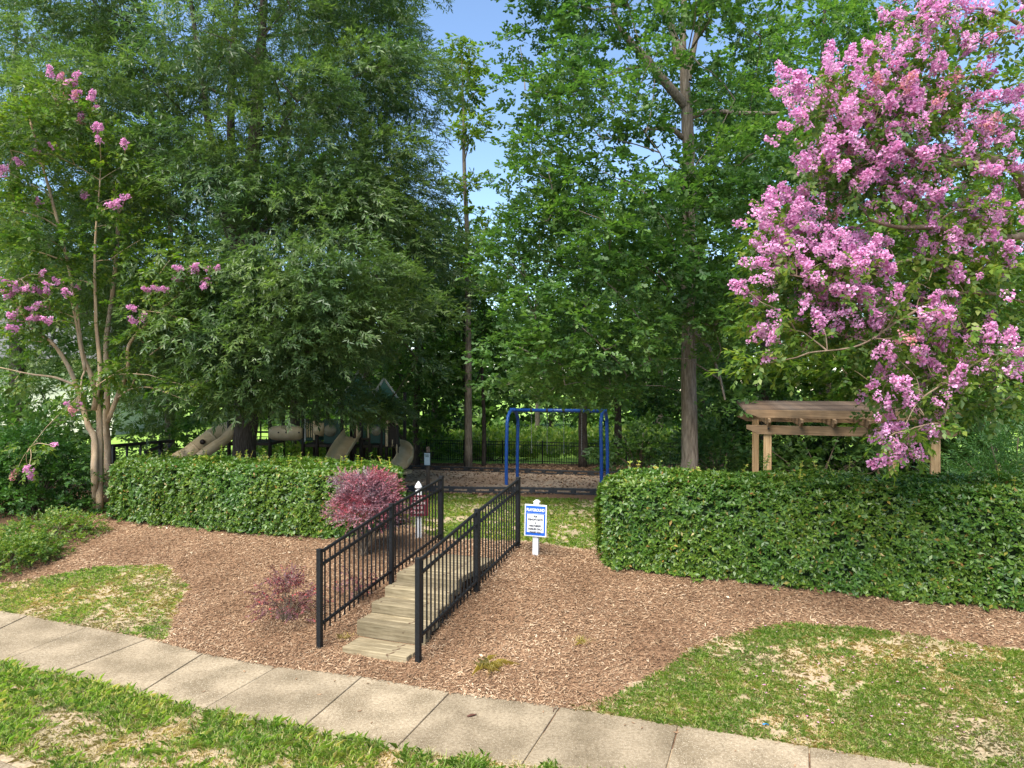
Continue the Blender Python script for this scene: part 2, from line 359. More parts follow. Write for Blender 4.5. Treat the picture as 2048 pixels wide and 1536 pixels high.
def walk_edge(x): return np.interp(x, TOPX[:, 0], TOPX[:, 1])
def walk_low(x): return np.interp(x, BOTX[:, 0], BOTX[:, 1])
def sstep(t): t = np.clip(t, 0, 1); return t * t * (3 - 2 * t)
def zg(x, y):
    x = np.asarray(x, float); y = np.asarray(y, float)
    far = np.interp(y, [0, 12, 16, 19.5, 22, 31, 45, 800], [.56, .56, .38, .15, .04, -.38, -.6, -.6])
    near = np.interp(x, [-12, -4.5, -2.5, .2, 1.4, 12], [.74, .80, 1.0, 1.0, .66, .62])
    k = sstep((y - 13) / 5); fac = near * (1 - k) + k
    t = (y - walk_edge(x)) / 4.0
    r = np.clip(t, 0, 1); r = 0.65 * r + 0.35 * sstep(r)
    z = -.168 + (far * fac + .168) * r
    z = z + np.where(t > 0.02, (vnoise(x, y, .9, 3) - .5) * .05 * np.clip(t * 4, 0, 1), 0) + (vnoise(x, y, .23, 4) - .5) * .012 * np.clip(t * 8, 0, 1)
    return z
def gp(px, py):
    """ground point seen at a pixel"""
    d = np.linspace(4, 80, 6000); X = (px - CX) * d / FPX; Z = CAMZ - (py - CY) * d / FPX
    g = zg(X, d); i = np.argmax(Z < g); return np.array([X[i], d[i], g[i]])
def on(px, d):
    x = (px - CX) * d / FPX; return np.array([x, d, float(zg(x, d))])
def pxpoly(pts): return [tuple(gp(*p)[:2]) for p in pts]
POLY_GR = pxpoly([(1195, 1408), (1245, 1385), (1310, 1352), (1370, 1312), (1450, 1272), (1560, 1250), (1700, 1257), (1850, 1273), (2048, 1305), (2300, 1345)]) + [tuple(p) for p in TOPW[::-1][:5] + np.array([0, -.12])]
POLY_GL = pxpoly([(330, 1282), (345, 1232), (375, 1172), (330, 1131), (200, 1136), (60, 1160), (-20, 1172), (-260, 1120)]) + [(-12.5, 11.6), (-9.5, 10.5), tuple(TOPW[3] + [0, -.1]), tuple(TOPW[4] + [0, -.1])]
POLY_LAWN = pxpoly([(740, 1003), (800, 987), (1000, 992), (1195, 1003), (1330, 1003), (1330, 1030), (1215, 1099), (1110, 1091), (1040, 1083), (960, 1080), (880, 1080), (835, 1060), (780, 1030)])
BORDER_F = np.array([[-9.5, 22.5], [-8.2, 21.0], [-7.0, 20.6], [-5.8, 20.5], [-4.6, 20.45], [-3.45, 20.4], [-2.3, 20.3], [-1.15, 20.15], [0.0, 19.95], [1.13, 19.7], [2.25, 19.45], [3.4, 19.2], [4.5, 18.95]])
BORDER_B = np.array([[-9.0, 30.0], [-7.8, 29.7], [-6.6, 29.4], [-5.4, 29.2], [-4.2, 29.0], [-3.0, 28.6], [-1.8, 28.2], [-.6, 27.6], [.6, 27.1], [1.8, 26.6], [2.9, 26.1], [4.0, 25.6], [5.1, 25.2]])
def bf(x): return np.interp(x, BORDER_F[:, 0], BORDER_F[:, 1])
def bb(x): return np.interp(x, BORDER_B[:, 0], BORDER_B[:, 1])

# ------------------------------------------------------------------ the ground
def axis(segs):
    out = []
    for a, b, s in segs: out += list(np.arange(a, b, s))
    out.append(segs[-1][1]); return np.array(out)
GXS = axis([(-320, -60, 26), (-60, -20, 4), (-20, -12, .8), (-12, -9, .2), (-9, 8, .075), (8, 12, .4), (12, 24, 1.2), (24, 60, 4), (60, 320, 26)])
GYS = axis([(2.5, 5.2, .3), (5.2, 14, .075), (14, 20, .2), (20, 34, .5), (34, 70, 3), (70, 400, 30)])
gx, gy = np.meshgrid(GXS, GYS); gz = zg(gx, gy)
KERB = np.array([[-14, 12.2], [-9, 9.1], [-6.5, 7.55], [-4.6, 6.37], [-3, 5.55], [0, 4.45], [4, 3.35], [9, 2.3]])
kline = np.interp(gx, KERB[:, 0], KERB[:, 1])
gz = np.where(gy < kline - .05, -.42, gz)
cx_ = (gx[:-1, :-1] + gx[1:, 1:]) / 2; cy_ = (gy[:-1, :-1] + gy[1:, 1:]) / 2
jx = cx_ + (vnoise(cx_, cy_, .16, 1) - .5) * .22; jy = cy_ + (vnoise(cx_, cy_, .16, 2) - .5) * .22
def classify(x, y):
    c = np.full(x.shape, 3)                                    # 3 woodland floor
    c[(y < 19.5) & (y > walk_edge(x) - .3)] = 1                # 1 mulch
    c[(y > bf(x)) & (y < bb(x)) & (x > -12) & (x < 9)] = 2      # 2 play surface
    c[y > 32 + (x < 0) * np.clip(-x * .15, 0, 3)] = 4          # 4 meadow
    c[(y > 22.5) & (x < -11)] = 4
    c[in_poly(x, y, POLY_LAWN)] = 0
    c[in_poly(x, y, POLY_GR) | in_poly(x, y, POLY_GL)] = 0
    c[y < (walk_edge(x) + walk_low(x)) / 2] = 0
    return c
cls = classify(jx, jy)
nx = len(GXS); idx = np.arange(gx.size).reshape(gx.shape)
quad = np.stack([idx[:-1, :-1], idx[:-1, 1:], idx[1:, 1:], idx[1:, :-1]], -1)
GV = np.stack([gx, gy, gz], -1).reshape(-1, 3)
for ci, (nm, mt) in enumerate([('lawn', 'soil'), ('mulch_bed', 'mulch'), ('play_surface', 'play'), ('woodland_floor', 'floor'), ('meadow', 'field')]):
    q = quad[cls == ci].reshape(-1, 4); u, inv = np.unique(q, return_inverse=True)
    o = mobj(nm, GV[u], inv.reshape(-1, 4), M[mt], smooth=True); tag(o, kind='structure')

# sidewalk: every slab its own piece
walk = empty('sidewalk', (0, 0, ZS)); tag(walk, kind='structure')
for i in range(len(TOPW) - 1):
    a, b, c, d = TOPW[i], TOPW[i + 1], BOTW[i + 1], BOTW[i]
    g = .007
    def inset(p, q): return p + (q - p) / np.linalg.norm(q - p) * g
    a2, b2, c2, d2 = inset(a, b), inset(b, a), inset(c, d), inset(d, c)
    n = 10; top = [a2 + (b2 - a2) * t for t in np.linspace(0, 1, n)]; low = [c2 + (d2 - c2) * t for t in np.linspace(0, 1, n)]
    mid = np.linspace(0, 1, n)
    for k in range(1, n - 1):                                    # the walk bends gently, its edges a little chipped
        top[k] = top[k] + np.array([0, rng.normal(0, .004)]); low[k] = low[k] + np.array([0, rng.normal(0, .004)])
    poly = [tuple(p) for p in top] + [tuple(p) for p in low]
    zt = ZS + rng.normal(0, .003)
    bevel(MB().prism(poly[::-1], ZS - .1, zt).build('slab', M['concrete'], walk), .009, 2)
bed = MB().prism([tuple(p) for p in TOPW] + [tuple(p) for p in BOTW[::-1]], ZS - .12, ZS - .03).build('joint_bed', M['mulch'], walk)

kerb = empty('kerb', (0, 6, ZS)); tag(kerb, kind='structure')
for i in range(len(KERB) - 1):
    a, b = KERB[i], KERB[i + 1]; t = (b - a) / np.linalg.norm(b - a); nrm = np.array([t[1], -t[0]])
    a3 = a + t * .004; b3 = b - t * .004
    bevel(MB().prism([tuple(a3), tuple(a3 + nrm * .3), tuple(b3 + nrm * .3), tuple(b3)][::-1], -.45, ZS - .012).build('kerb_stone', M['concrete'], kerb), .02, 2)
road = MB(); L = [tuple(p + np.array([.1, -.25])) for p in KERB]
road.prism(L + [(60, -2), (60, -30), (-60, -30), (-60, 30), (-30, 24)][::1], -.5, -.30)
tag(road.build('road', M['road']), kind='structure')
tag(MB().prism([(-11.6, 20.6), (-7.2, 22.2), (-7.0, 24.4), (-11.5, 23.6), (-13.5, 22.4)][::-1], .0, .17).build('path', M['path']), kind='structure')

# ------------------------------------------------------------------ steps
A0 = np.array([-2.40, 8.86]); U = np.array([.363, .931]); U = U / np.linalg.norm(U); W = np.array([U[1], -U[0]])
def SW(u, v, z): p = A0 + U * u + W * v; return np.array([p[0], p[1], z])
steps = empty('garden_steps', SW(.6, .75, 0), 'weathered tan timber steps climbing between the two black railings', 'steps')
rotz = math.atan2(W[1], W[0])
def timber(name, u, v0, v1, z, du, dz, mat, parent, bev=.012):
    L_ = v1 - v0
    V = [(x, y, w) for x in (-L_ / 2, L_ / 2) for y in (-du / 2, du / 2) for w in (-dz / 2, dz / 2)]
    me = raw_mesh(name, V, BOXF, mat)
    c = SW(u + du / 2, (v0 + v1) / 2, z - dz / 2)
    return bevel(place(name, me, Matrix.Translation(Vector(c)) @ Matrix.Rotation(rotz + rng.normal(0, .004), 4, 'Z'), parent), bev, 3)
VL, VR = .27, 1.27
zs_ = [-.035, .160, .30, .425, .545]; us_ = [.00, .40, .73, 1.05, 1.34]
for k, (z, u) in enumerate(zip(zs_, us_)):
    vl = VL + (-.0, .0, .01, .02, .03)[k]
    nb = 3 if k < 4 else 9
    u1 = us_[k + 1] if k < 4 else 2.45
    w = (u1 - u) / nb if k < 4 else (2.45 - 1.34) / nb
    if k == 0:
        for j in range(3): timber('board', u + j * .132, VL + .06, VR - .03 + rng.normal(0, .01), z, .119, .09, M['treadwood'], steps)
        continue
    timber('riser_timber', u, vl, VR, z, .14, .21 if k == 1 else .145, M['treadwood'], steps, .02)
    uu = u + .157
    while uu < u1 + .04:
        timber('board', uu, vl + .01 + rng.normal(0, .005), VR - .005, z + rng.normal(0, .003), .120, .09, M['treadwood'], steps); uu += .140

# ------------------------------------------------------------------ railings
def railing(label, base, ang_u, nlist, zpost, tops):
    root = empty('stair_railing', (*base, zpost[0]), label, 'railing', 'black stair railings')
    ps = [base + U * u for u in ang_u]
    tp = []
    for p, zb, h in zip(ps, zpost, tops):
        po = MB().beam((p[0], p[1], zb - .12), (p[0], p[1], zb + h), .062, .062, up=(U[0], U[1], 0)).build('post', M['black'], root); bevel(po, .004)
        cap = MB().beam((p[0], p[1], zb + h), (p[0], p[1], zb + h + .012), .072, .072, up=(U[0], U[1], 0)).build('post_cap', M['black'], root); bevel(cap, .004)
        tp.append(np.array([p[0], p[1], zb + h]))
    zb = [np.array([p[0], p[1], z]) for p, z in zip(ps, zpost)]
    for i in range(2):
        a, b = tp[i] - [0, 0, .035], tp[i + 1] - [0, 0, .035]
        lo0 = zb[i] + [0, 0, .20 if i == 0 else .12]; lo1 = zb[i + 1] + [0, 0, .12 if i == 0 else .10]
        e = np.array([U[0], U[1], 0]) * .032
        for off, (q0, q1) in (('top_rail', (a, b)), ('middle_rail', (a - [0, 0, .165], b - [0, 0, .165])), ('bottom_rail', (lo0, lo1))):
            s_ = (q1 - q0) / np.linalg.norm(q1[:2] - q0[:2]) * .032
            bevel(MB().beam(q0 + s_, q1 - s_, .034, .034).build(off, M['black'], root), .003)
        n = nlist[i]
        for k in range(1, n + 1):
            t = k / (n + 1); pt = a + (b - a) * t; pl = lo0 + (lo1 - lo0) * t
            gz_ = float(zg(pl[0], pl[1]))
            MB().beam((pl[0], pl[1], max(pl[2] - .11, gz_ - .02)), (pt[0], pt[1], pt[2] - .004), .0165, .0165, up=(U[0], U[1], 0)).build('picket', M['black'], root)
    return root
B0 = np.array([-1.11, 8.41])
def zpos(base, us): return [float(zg(*(base + U * u))) for u in us]
RAIL_Z = [0.0, .31, .56]
railing('black metal stair railing left of the timber steps, nearest the red shrub', A0, [0, 1.72, 3.33], (15, 14), [-.01, .33, .58], [1.14, 1.10, 1.06])
railing('black metal stair railing right of the timber steps, beside the blue playground sign', B0, [0, 1.70, 3.33], (15, 15), [-.01, .31, .55], [1.14, 1.12, 1.13])

# ------------------------------------------------------------------ signs
def text_mesh(body, size, mat, bold=.0):
    cu = bpy.data.curves.new("lettering", 'FONT'); cu.body = body; cu.size = size
    cu.align_x = 'CENTER'; cu.align_y = 'CENTER'; cu.extrude = .0012; cu.offset = bold
    o = bpy.data.objects.new("tmp", cu); COL.objects.link(o)
    bpy.context.view_layer.update()
    me = bpy.data.meshes.new_from_object(o.evaluated_get(bpy.context.evaluated_depsgraph_get()))
    bpy.data.objects.remove(o); me.materials.clear(); me.materials.append(mat); return me
def lettering(body, size, mat, M4, x, z, root, width=None, bold=0, y=-.0):
    me = text_mesh(body, size, mat, bold)
    if width:
        xs = [v.co.x for v in me.vertices]; w = max(xs) - min(xs); s = width / w
        for v in me.vertices: v.co.x *= s
    return place('lettering', me, M4 @ Matrix.Translation((x, y, z)) @ Matrix.Rotation(math.radians(90), 4, 'X'), root)

sb = np.array([.355, 11.2]); sz = float(zg(*sb))
sign = empty('playground_sign', (*sb, sz), 'white post sign with blue board reading PLAYGROUND beside the right railing', 'sign')
S4 = Matrix.Translation((sb[0], sb[1], 0)) @ Matrix.Rotation(math.radians(-15), 4, 'Z') @ Matrix.Rotation(math.radians(1.3), 4, 'Y')
def sbox(name, x0, x1, y0, y1, z0, z1, mat, root, M4, bev=.004):
    V = [(x, y, z) for x in (x0, x1) for y in (y0, y1) for z in (z0, z1)]
    me = raw_mesh(name, V, BOXF, mat); return bevel(place(name, me, M4, root), bev)
zb0 = CAMZ - (1072 - CY) * 11.2 / FPX; zb1 = CAMZ - (1008.5 - CY) * 11.2 / FPX; hw = .178; zc = (zb0 + zb1) / 2; hh = (zb1 - zb0) / 2
sbox('post', -.045, .045, -.01, .08, sz - .2, zb1 + .035, M['white'], sign, S4)
pc = MB(); pc.add([(-.052, -.017, zb1 + .035), (.052, -.017, zb1 + .035), (.052, .087, zb1 + .035), (-.052, .087, zb1 + .035), (-.02, .015, zb1 + .066), (.02, .015, zb1 + .066), (.02, .055, zb1 + .066), (-.02, .055, zb1 + .066)], [(3, 2, 1, 0), (4, 5, 6, 7), (0, 1, 5, 4), (1, 2, 6, 5), (2, 3, 7, 6), (3, 0, 4, 7)])
place('post_cap', raw_mesh('post_cap', pc.V, pc.F, M['white']), S4, sign)
sbox('board', -hw, hw, -.038, -.014, zb0, zb1, M['white'], sign, S4)
sbox('blue_panel', -hw + .020, hw - .020, -.0415, -.030, zb0 + .021, zb1 - .021, M['sign_blue'], sign, S4, .001)
sbox('white_panel', -hw + .043, hw - .043, -.0445, -.034, zb0 + .065, zb1 - .152, M['white'], sign, S4, .001)
sbox('white_line', -hw + .026, hw - .026, -.0440, -.034, zb1 - .141, zb1 - .137, M['white'], sign, S4, .0005)
lettering('PLAYGROUND', .062, M['white'], S4, 0, zb1 - .085, sign, .29, .0032, -.0440)
for k, (tx, w) in enumerate([('FOR', .055), ("BISHOP'S GATE", .215), ('&', .018), ('WEATHERSBY', .185), ('FAMILIES ONLY', .205), ('THANK YOU', .165)]):
    lettering(tx, .040, M['sign_text'], S4, 0, zb1 - .185 - k * .0495, sign, w * 1.08, .0014, -.0470)

mb_ = np.array([-1.60, 12.15]); mz = float(zg(*mb_))
msign = empty('maroon_sign', (*mb_, mz), 'maroon notice board on a white post with a pointed finial behind the left railing', 'sign')
M4 = Matrix.Translation((mb_[0], mb_[1], 0)) @ Matrix.Rotation(math.radians(8), 4, 'Z')
ztop = CAMZ - (963 - CY) * 12.15 / FPX
sbox('post', -.052, .052, -.0, .104, mz - .2, ztop - .17, M['white'], msign, M4)
prof = [(.052, 0), (.052, .012), (.030, .022), (.028, .038), (.062, .060), (.064, .075), (.040, .125), (.014, .162), (.002, .172)]
fb = MB(); n = 12; V = []; 
for r, h in prof:
    for j in range(n): a = j * 2 * math.pi / n; V.append((r * math.cos(a), .052 + r * math.sin(a), ztop - .172 + h))
fb.add(V, [(i * n + j, i * n + (j + 1) % n, (i + 1) * n + (j + 1) % n, (i + 1) * n + j) for i in range(len(prof) - 1) for j in range(n)])
place('finial', raw_mesh('finial', fb.V, fb.F, M['white']), M4, msign)
mz0 = CAMZ - (1032 - CY) * 12.15 / FPX; mz1 = CAMZ - (990 - CY) * 12.15 / FPX
sbox('board', -.165, .165, -.030, -.006, mz0, mz1, M['maroon'], msign, M4)
for k, tx in enumerate(['CLOSED', 'AT DUSK', 'UNTIL', 'DAWN']):
    lettering(tx, .058, M['maroon_text'], M4, 0, mz1 - .06 - k * .078, msign, None, .001, -.0325)

ib = on(855.5, 20.75); info = empty('notice_post', ib, 'small pale notice in a dark box on a brown post by the playground edge', 'notice')
I4 = Matrix.Translation((ib[0], ib[1], 0)) @ Matrix.Rotation(math.radians(-12), 4, 'Z')
zi1 = CAMZ - (905 - CY) * 20.75 / FPX; zi0 = CAMZ - (931 - CY) * 20.75 / FPX
MB().tube([(ib[0], ib[1] + .06, ib[2] - .2), (ib[0], ib[1] + .06, zi1 + .16)], .055, 10).build('post', M['brownwood'], info, True)
sbox('box', -.10, .10, -.06, .0, zi0, zi1, M['dkgreen'], info, I4)
sbox('notice_sheet', -.082, .088, -.066, -.05, zi0 + .02, zi1 - .015, M['notice'], info, I4, .001)
sbox('notice_picture', -.055, .060, -.069, -.055, zi1 - .13, zi1 - .04, M['notice_pic'], info, I4, .001)

# ------------------------------------------------------------------ playground edging
def edging(label, pts, group):
    root = empty('playground_edging', (pts[6][0], pts[6][1], float(zg(*pts[6]))), label, 'edging', group)
    for i in range(len(pts) - 1):
        a, b = pts[i], pts[i + 1]
        if not (-9 < a[0] < 5.2): continue
        za, zb_ = float(zg(*a)), float(zg(*b)); t = np.array([b[0] - a[0], b[1] - a[1], zb_ - za]); L_ = np.linalg.norm(t); t /= L_
        A = np.array([a[0], a[1], za]); up = np.array([0, 0, 1.0]); nrm = np.cross(t, up)
        m = MB()
        def bar(u0, u1, z0, z1, th=.05): m.obox(A + t * (u0 + u1) / 2 + up * (z0 + z1) / 2, t * (u1 - u0) / 2, nrm * th, up * (z1 - z0) / 2)
        bar(.01, L_ - .01, -.08, .045); bar(.01, L_ - .01, .105, .165)
        for u0, u1 in ((.01, .12), (L_ / 2 - .07, L_ / 2 + .07), (L_ - .12, L_ - .01)): bar(u0, u1, .045, .105)
        bevel(m.build('edging_segment', M['plastic_black'], root), .008)
        MB().tube([A + up * -.1, A + up * .172], .06, 10).build('edging_stake', M['plastic_black'], root)
edging('dark plastic playground edging along the near lawn', BORDER_F, 'playground edging')
edging('dark plastic playground edging along the far side under the trees', BORDER_B, 'playground edging')

# ------------------------------------------------------------------ swing frame
sw0 = np.array([.02, 22.9]); ub = np.array([.963, -.268]); ud = np.array([.268, .963]); LB = 2.95; zt = 2.36
swing = empty('swing_frame', (*(sw0 + ub * LB / 2), float(zg(*sw0))), 'tall blue metal swing frame with arched legs in the playground', 'swing')
def q3(p, z): return np.array([p[0], p[1], z])
for e, s in ((sw0, -1), (sw0 + ub * LB, 1)):
    for sgn in (-1, 1):
        foot = e + ud * sgn * .66 + ub * s * .02
        gz_ = float(zg(*foot))
        pts = [q3(foot, gz_ - .15), q3(foot, .9), q3(e + ud * sgn * .655, zt - .50), q3(e + ud * sgn * .60, zt - .27), q3(e + ud * sgn * .42, zt - .09), q3(e + ud * sgn * .18, zt - .012), q3(e + ud * sgn * .05, zt)]
        MB().tube(smooth_path(pts, 6), .055, 12).build('leg', M['blue'], swing, True)
MB().tube([q3(sw0 - ub * .05, zt), q3(sw0 + ub * (LB + .05), zt)], .055, 12).build('top_bar', M['blue'], swing, True)
for e in (sw0, sw0 + ub * LB): MB().tube([q3(e - ub * .09, zt), q3(e + ub * .09, zt)], .068, 12).build('joint_collar', M['blue'], swing, True)
for t in (.63, 1.14, 1.68, 2.25):
    p = sw0 + ub * t
    MB().tube([q3(p - ub * .035, zt), q3(p + ub * .035, zt)], .066, 12).build('hanger', M['plastic_black'], swing, True)
    m = MB(); z = zt - .06; k = 0
    while z > zt - 1.35:
        ax = ub if k % 2 else ud
        ring = [q3(p, z - .02) + np.array([ax[0] * .010 * math.cos(a), ax[1] * .010 * math.cos(a), .024 * math.sin(a)]) for a in np.linspace(0, 2 * math.pi, 7)]
        m.tube(ring, .0045, 4, False); z -= .04; k += 1
    m.build('chain', M['chain'], swing)

# ------------------------------------------------------------------ play structure
PD = 24.0
def Q(px, py, dd=0.0): return P(px, py, PD + dd)
play = empty('play_structure', on(610, 24.5), 'brown and green play structure with tan slides and crawl tubes under the big oak', 'playset')
def swept_slide(name, path, width, wall, th=.035, lat=None):
    pts = smooth_path(path, 7); T = np.gradient(pts, axis=0); T /= np.linalg.norm(T, axis=1)[:, None]
    V = []; prof = [(-.5, 1), (-.5, .45), (-.42, .12), (-.25, 0), (0, -.02), (.25, 0), (.42, .12), (.5, .45), (.5, 1)]
    prof2 = [(x * 1.09, y if abs(x) == .5 and y == 1 else y - .12) for x, y in prof[::-1]]
    full = prof + prof2; n = len(full)
    for i, p in enumerate(pts):
        l = np.array(lat, float) if lat is not None else np.cross(T[i], [0, 0, 1.0])
        l = l - T[i] * l.dot(T[i]); l /= np.linalg.norm(l); u = np.cross(l, T[i])
        if u[2] < 0: u = -u
        for x, y in full: V.append(p + l * x * width + u * y * wall)
    F = [(i * n + j, i * n + (j + 1) % n, (i + 1) * n + (j + 1) % n, (i + 1) * n + j) for i in range(len(pts) - 1) for j in range(n)]
    F += [tuple(range(n))[::-1], tuple(range((len(pts) - 1) * n, len(pts) * n))]
    return mobj(name, np.array(V), F, M['tan'], play, True)
tp = smooth_path([Q(466, 860, .5), Q(440, 868, .35), Q(415, 884, .1), Q(392, 902, -.15), Q(372, 916, -.3), Q(345, 930, -.45)], 6)
ts = MB().tube(tp, .33, 18).build('tube_slide', M['tan'], play, True)
for c, r in ((9, .345), (17, .345), (25, .345)):
    MB().tube(tp[c:c + 2], r, 18).build('seam_ring', M['tan'], ts, True)
v0 = Q(406, 884, -.27); MB().tube([v0, v0 + np.array([-.01, -.06, .012])], .085, 14).build('port_hole', M['brown'], ts, True)
swept_slide('open_slide', [Q(484, 850, -.3), Q(474, 862, -.4), Q(455, 884, -.6), Q(435, 898, -.8), Q(412, 914, -1.0), Q(396, 930, -1.15)], .50, .26, lat=(.45, -.9, 0))
swept_slide('straight_slide', [Q(706, 874, .1), Q(700, 880, -.25), Q(690, 893, -.7), Q(678, 911, -1.2), Q(668, 930, -1.6)], .55, .26, lat=(1, .35, 0))
swept_slide('curved_slide', [Q(778, 893, .2), Q(790, 893, .3), Q(801, 898, .25), Q(809, 910, .0), Q(809, 924, -.35), Q(801, 936, -.7)], .52, .25)
MB().obox(Q(803, 944, -.55), (.27, -.05, 0), (.05, .18, 0), (0, 0, .05)).build('slide_foot', M['tan'], play)
# decks
def deck(px0, px1, py, d0, d1, name='deck'):
    x0, x1 = (px0 - CX) * PD / FPX, (px1 - CX) * PD / FPX; z = CAMZ - (py - CY) * PD / FPX
    bevel(MB().box((x0, PD + d0, z - .09), (x1, PD + d1, z)).build(name, M['rubber'], play), .01); return z
zd1 = deck(456, 540, 886, 0, 1.4); zd2 = deck(606, 684, 889, 0, 1.4); zd3 = deck(706, 796, 890, 0, 1.5)
for pxs, zt_, dds in (((458, 540), 2.55, (0, 1.4)), ((606, 634, 684), 2.6, (0, 1.4)), ((709, 722, 740, 762, 773, 794), 2.5, (0,)), ((709, 741, 773, 796), 2.9, (1.5,))):
    for px in pxs:
        for dd in dds:
            x = (px - CX) * PD / FPX
            MB().tube([(x, PD + dd, float(zg(x, PD + dd)) - .2), (x, PD + dd, zt_)], .062, 12).build('post', M['brown'], play, True)
# crawl tube, short tube
ct = [Q(540, 866), Q(544, 866), Q(550, 866), Q(560, 866), Q(572, 866), Q(586, 866), Q(596, 866), Q(602, 866), Q(606, 866)]
crawl = MB().tube(ct, [.17, .215, .243, .252, .254, .252, .243, .215, .17], 20).build('crawl_tube', M['tan'], play, True)
for px in (557, 572, 598): 
    v = Q(px, 865, -.246); MB().tube([v, v + np.array([0, -.012, 0])], .028, 10).build('peep_hole', M['brown'], crawl)
MB().tube([Q(630, 859, .1), Q(650, 859, .1)], .23, 18).build('short_tube', M['tan'], play, True)
def panel(px0, px1, py0, py1, dd, mat, name='panel', th=.03, parent=None):
    a = Q(px0, py0, dd); b = Q(px1, py1, dd)
    return bevel(MB().box((a[0], PD + dd - th, b[2]), (b[0], PD + dd + th, a[2])).build(name, M[mat], parent or play), .02)
panel(537, 543, 850, 885, -.02, 'green', 'tube_collar'); panel(602, 609, 843, 888, -.02, 'green', 'tube_collar')
bp_ = panel(609, 632, 838, 843, -.05, 'brown', 'barred_panel'); panel(609, 632, 876, 881, -.05, 'green', 'panel_rail', parent=bp_)
panel(609, 611.5, 838, 884, -.08, 'trim', 'panel_frame', parent=bp_); panel(626, 630, 838, 880, -.08, 'tan', 'panel_frame', parent=bp_)
for px in (613, 617.5, 622): panel(px, px + 2.6, 845, 875, -.04, 'tan', 'bar', parent=bp_)
def bubble(cx, cy, r, dd, parent):
    V = []; F = []; n = 18; rings = 6; c = Q(cx, cy, dd)
    for i in range(rings + 1):
        a = i / rings * math.pi / 2
        for j in range(n): b = j * 2 * math.pi / n; V.append(c + np.array([r * math.cos(a) * math.cos(b), -r * .75 * math.sin(a), r * math.cos(a) * math.sin(b)]))
    F = [(i * n + j, i * n + (j + 1) % n, (i + 1) * n + (j + 1) % n, (i + 1) * n + j) for i in range(rings) for j in range(n)]
    mobj('bubble_window', np.array(V), F, M['bubble'], parent, True)
g1 = panel(648, 681, 838, 887, -.06, 'green', 'bubble_panel'); bubble(660, 861, .215, -.095, g1)
g2 = panel(741, 761, 848, 887, -.06, 'green', 'bubble_panel'); bubble(752, 862, .165, -.095, g2)
panel(712, 717, 848, 884, -.05, 'tan', 'panel_post'); panel(723, 732, 846, 876, .02, 'green', 'slat_panel'); panel(735, 739, 846, 876, -.03, 'tan', 'panel_post')
panel(762, 771, 852, 890, .02, 'green', 'slat_panel'); panel(722, 741, 876, 880, -.07, 'rubber', 'guard_rail')
ar = panel(776, 791, 846, 890, 0, 'brown', 'climber_board')
panel(771, 776, 852, 893, -.05, 'tan', 'climber_side', parent=ar)
arc = [Q(783 + 10.5 * math.cos(a), 850 - 9.5 * math.sin(a), -.03) for a in np.linspace(0, math.pi, 12)]
MB().tube(arc, .05, 8).build('climber_arch', M['tan'], ar, True)
MB().beam(Q(792, 862, .3), Q(818, 892, 1.2), .05, .10).build('stair_rail', M['brown'], play)
MB().add([Q(792, 872, .35), Q(806, 884, .8), Q(806, 893, .8), Q(792, 893, .35)], [(0, 1, 2, 3), (3, 2, 1, 0)]) if False else MB().extrude([Q(793, 870, .35), Q(810, 889, .9), Q(793, 892, .35)], (.02, .04, 0)).build('stair_panel', M['green'], play)
for px in (470, 500, 520): panel(px, px + 3, 842, 884, 1.38, 'brown', 'rear_bar')
panel(458, 540, 862, 866, 1.36, 'green', 'rear_panel'); panel(606, 684, 842, 880, 1.36, 'green', 'rear_panel')
def roof(apx, apy, half, hgt, dd, yaw):
    ap = Q(apx, apy, dd); c = [ap + np.array([half * 1.414 * math.cos(yaw + k * math.pi / 2), half * 1.414 * math.sin(yaw + k * math.pi / 2), -hgt]) for k in range(4)]
    r_ = mobj('roof', np.array([ap] + c + [p + np.array([0, 0, -.03]) for p in c]), [(0, 1, 2), (0, 2, 3), (0, 3, 4), (0, 4, 1), (1, 5, 6, 2), (2, 6, 7, 3), (3, 7, 8, 4), (4, 8, 5, 1), (8, 7, 6, 5)], M['roofgreen'], play)
    for k in range(4): MB().beam(ap + np.array([0, 0, .02]), c[k] + np.array([0, 0, .01]), .05, .05).build('roof_trim', M['trim'], r_)
    MB().tube([ap + np.array([0, 0, -.06]), ap + np.array([0, 0, .05])], [.07, .03], 8).build('roof_cap', M['trim'], r_)
roof(717, 743, .72, 1.15, 1.1, math.radians(60)); roof(768, 758, .74, 1.15, .75, math.radians(60))

# ------------------------------------------------------------------ pergola
pg0 = np.array([4.86, 13.5]); pgr = np.array([7.45, 12.5]); PU = np.array([.968, -.25]); PU = (pgr - pg0) / np.linalg.norm(pgr - pg0)
PN = np.array([.25, .968]); PL = np.linalg.norm(pgr - pg0); PDp = 2.8
perg = empty('pergola', (*((pg0 + pgr) / 2 + PN * 1.4), float(zg(6.2, 14))), 'stained cedar pergola with slatted top standing behind the long right hedge', 'pergola')
def pg(u, v, z): p = pg0 + PU * u + PN * v; return np.array([p[0], p[1], z])
for u in (0, PL):
    for v in (0, PDp):
        c = pg(u, v, 0); zb_ = float(zg(c[0], c[1]))
        me = raw_mesh('post', [(x, y, z) for x in (-.072, .072) for y in (-.072, .072) for z in (zb_ - .1, 2.30 + .09 * v / PDp)], BOXF, M['pergpost'])
        bevel(place('post', me, Matrix.Translation((c[0], c[1], 0)) @ Matrix.Rotation(math.atan2(PU[1], PU[0]), 4, 'Z'), perg), .008)
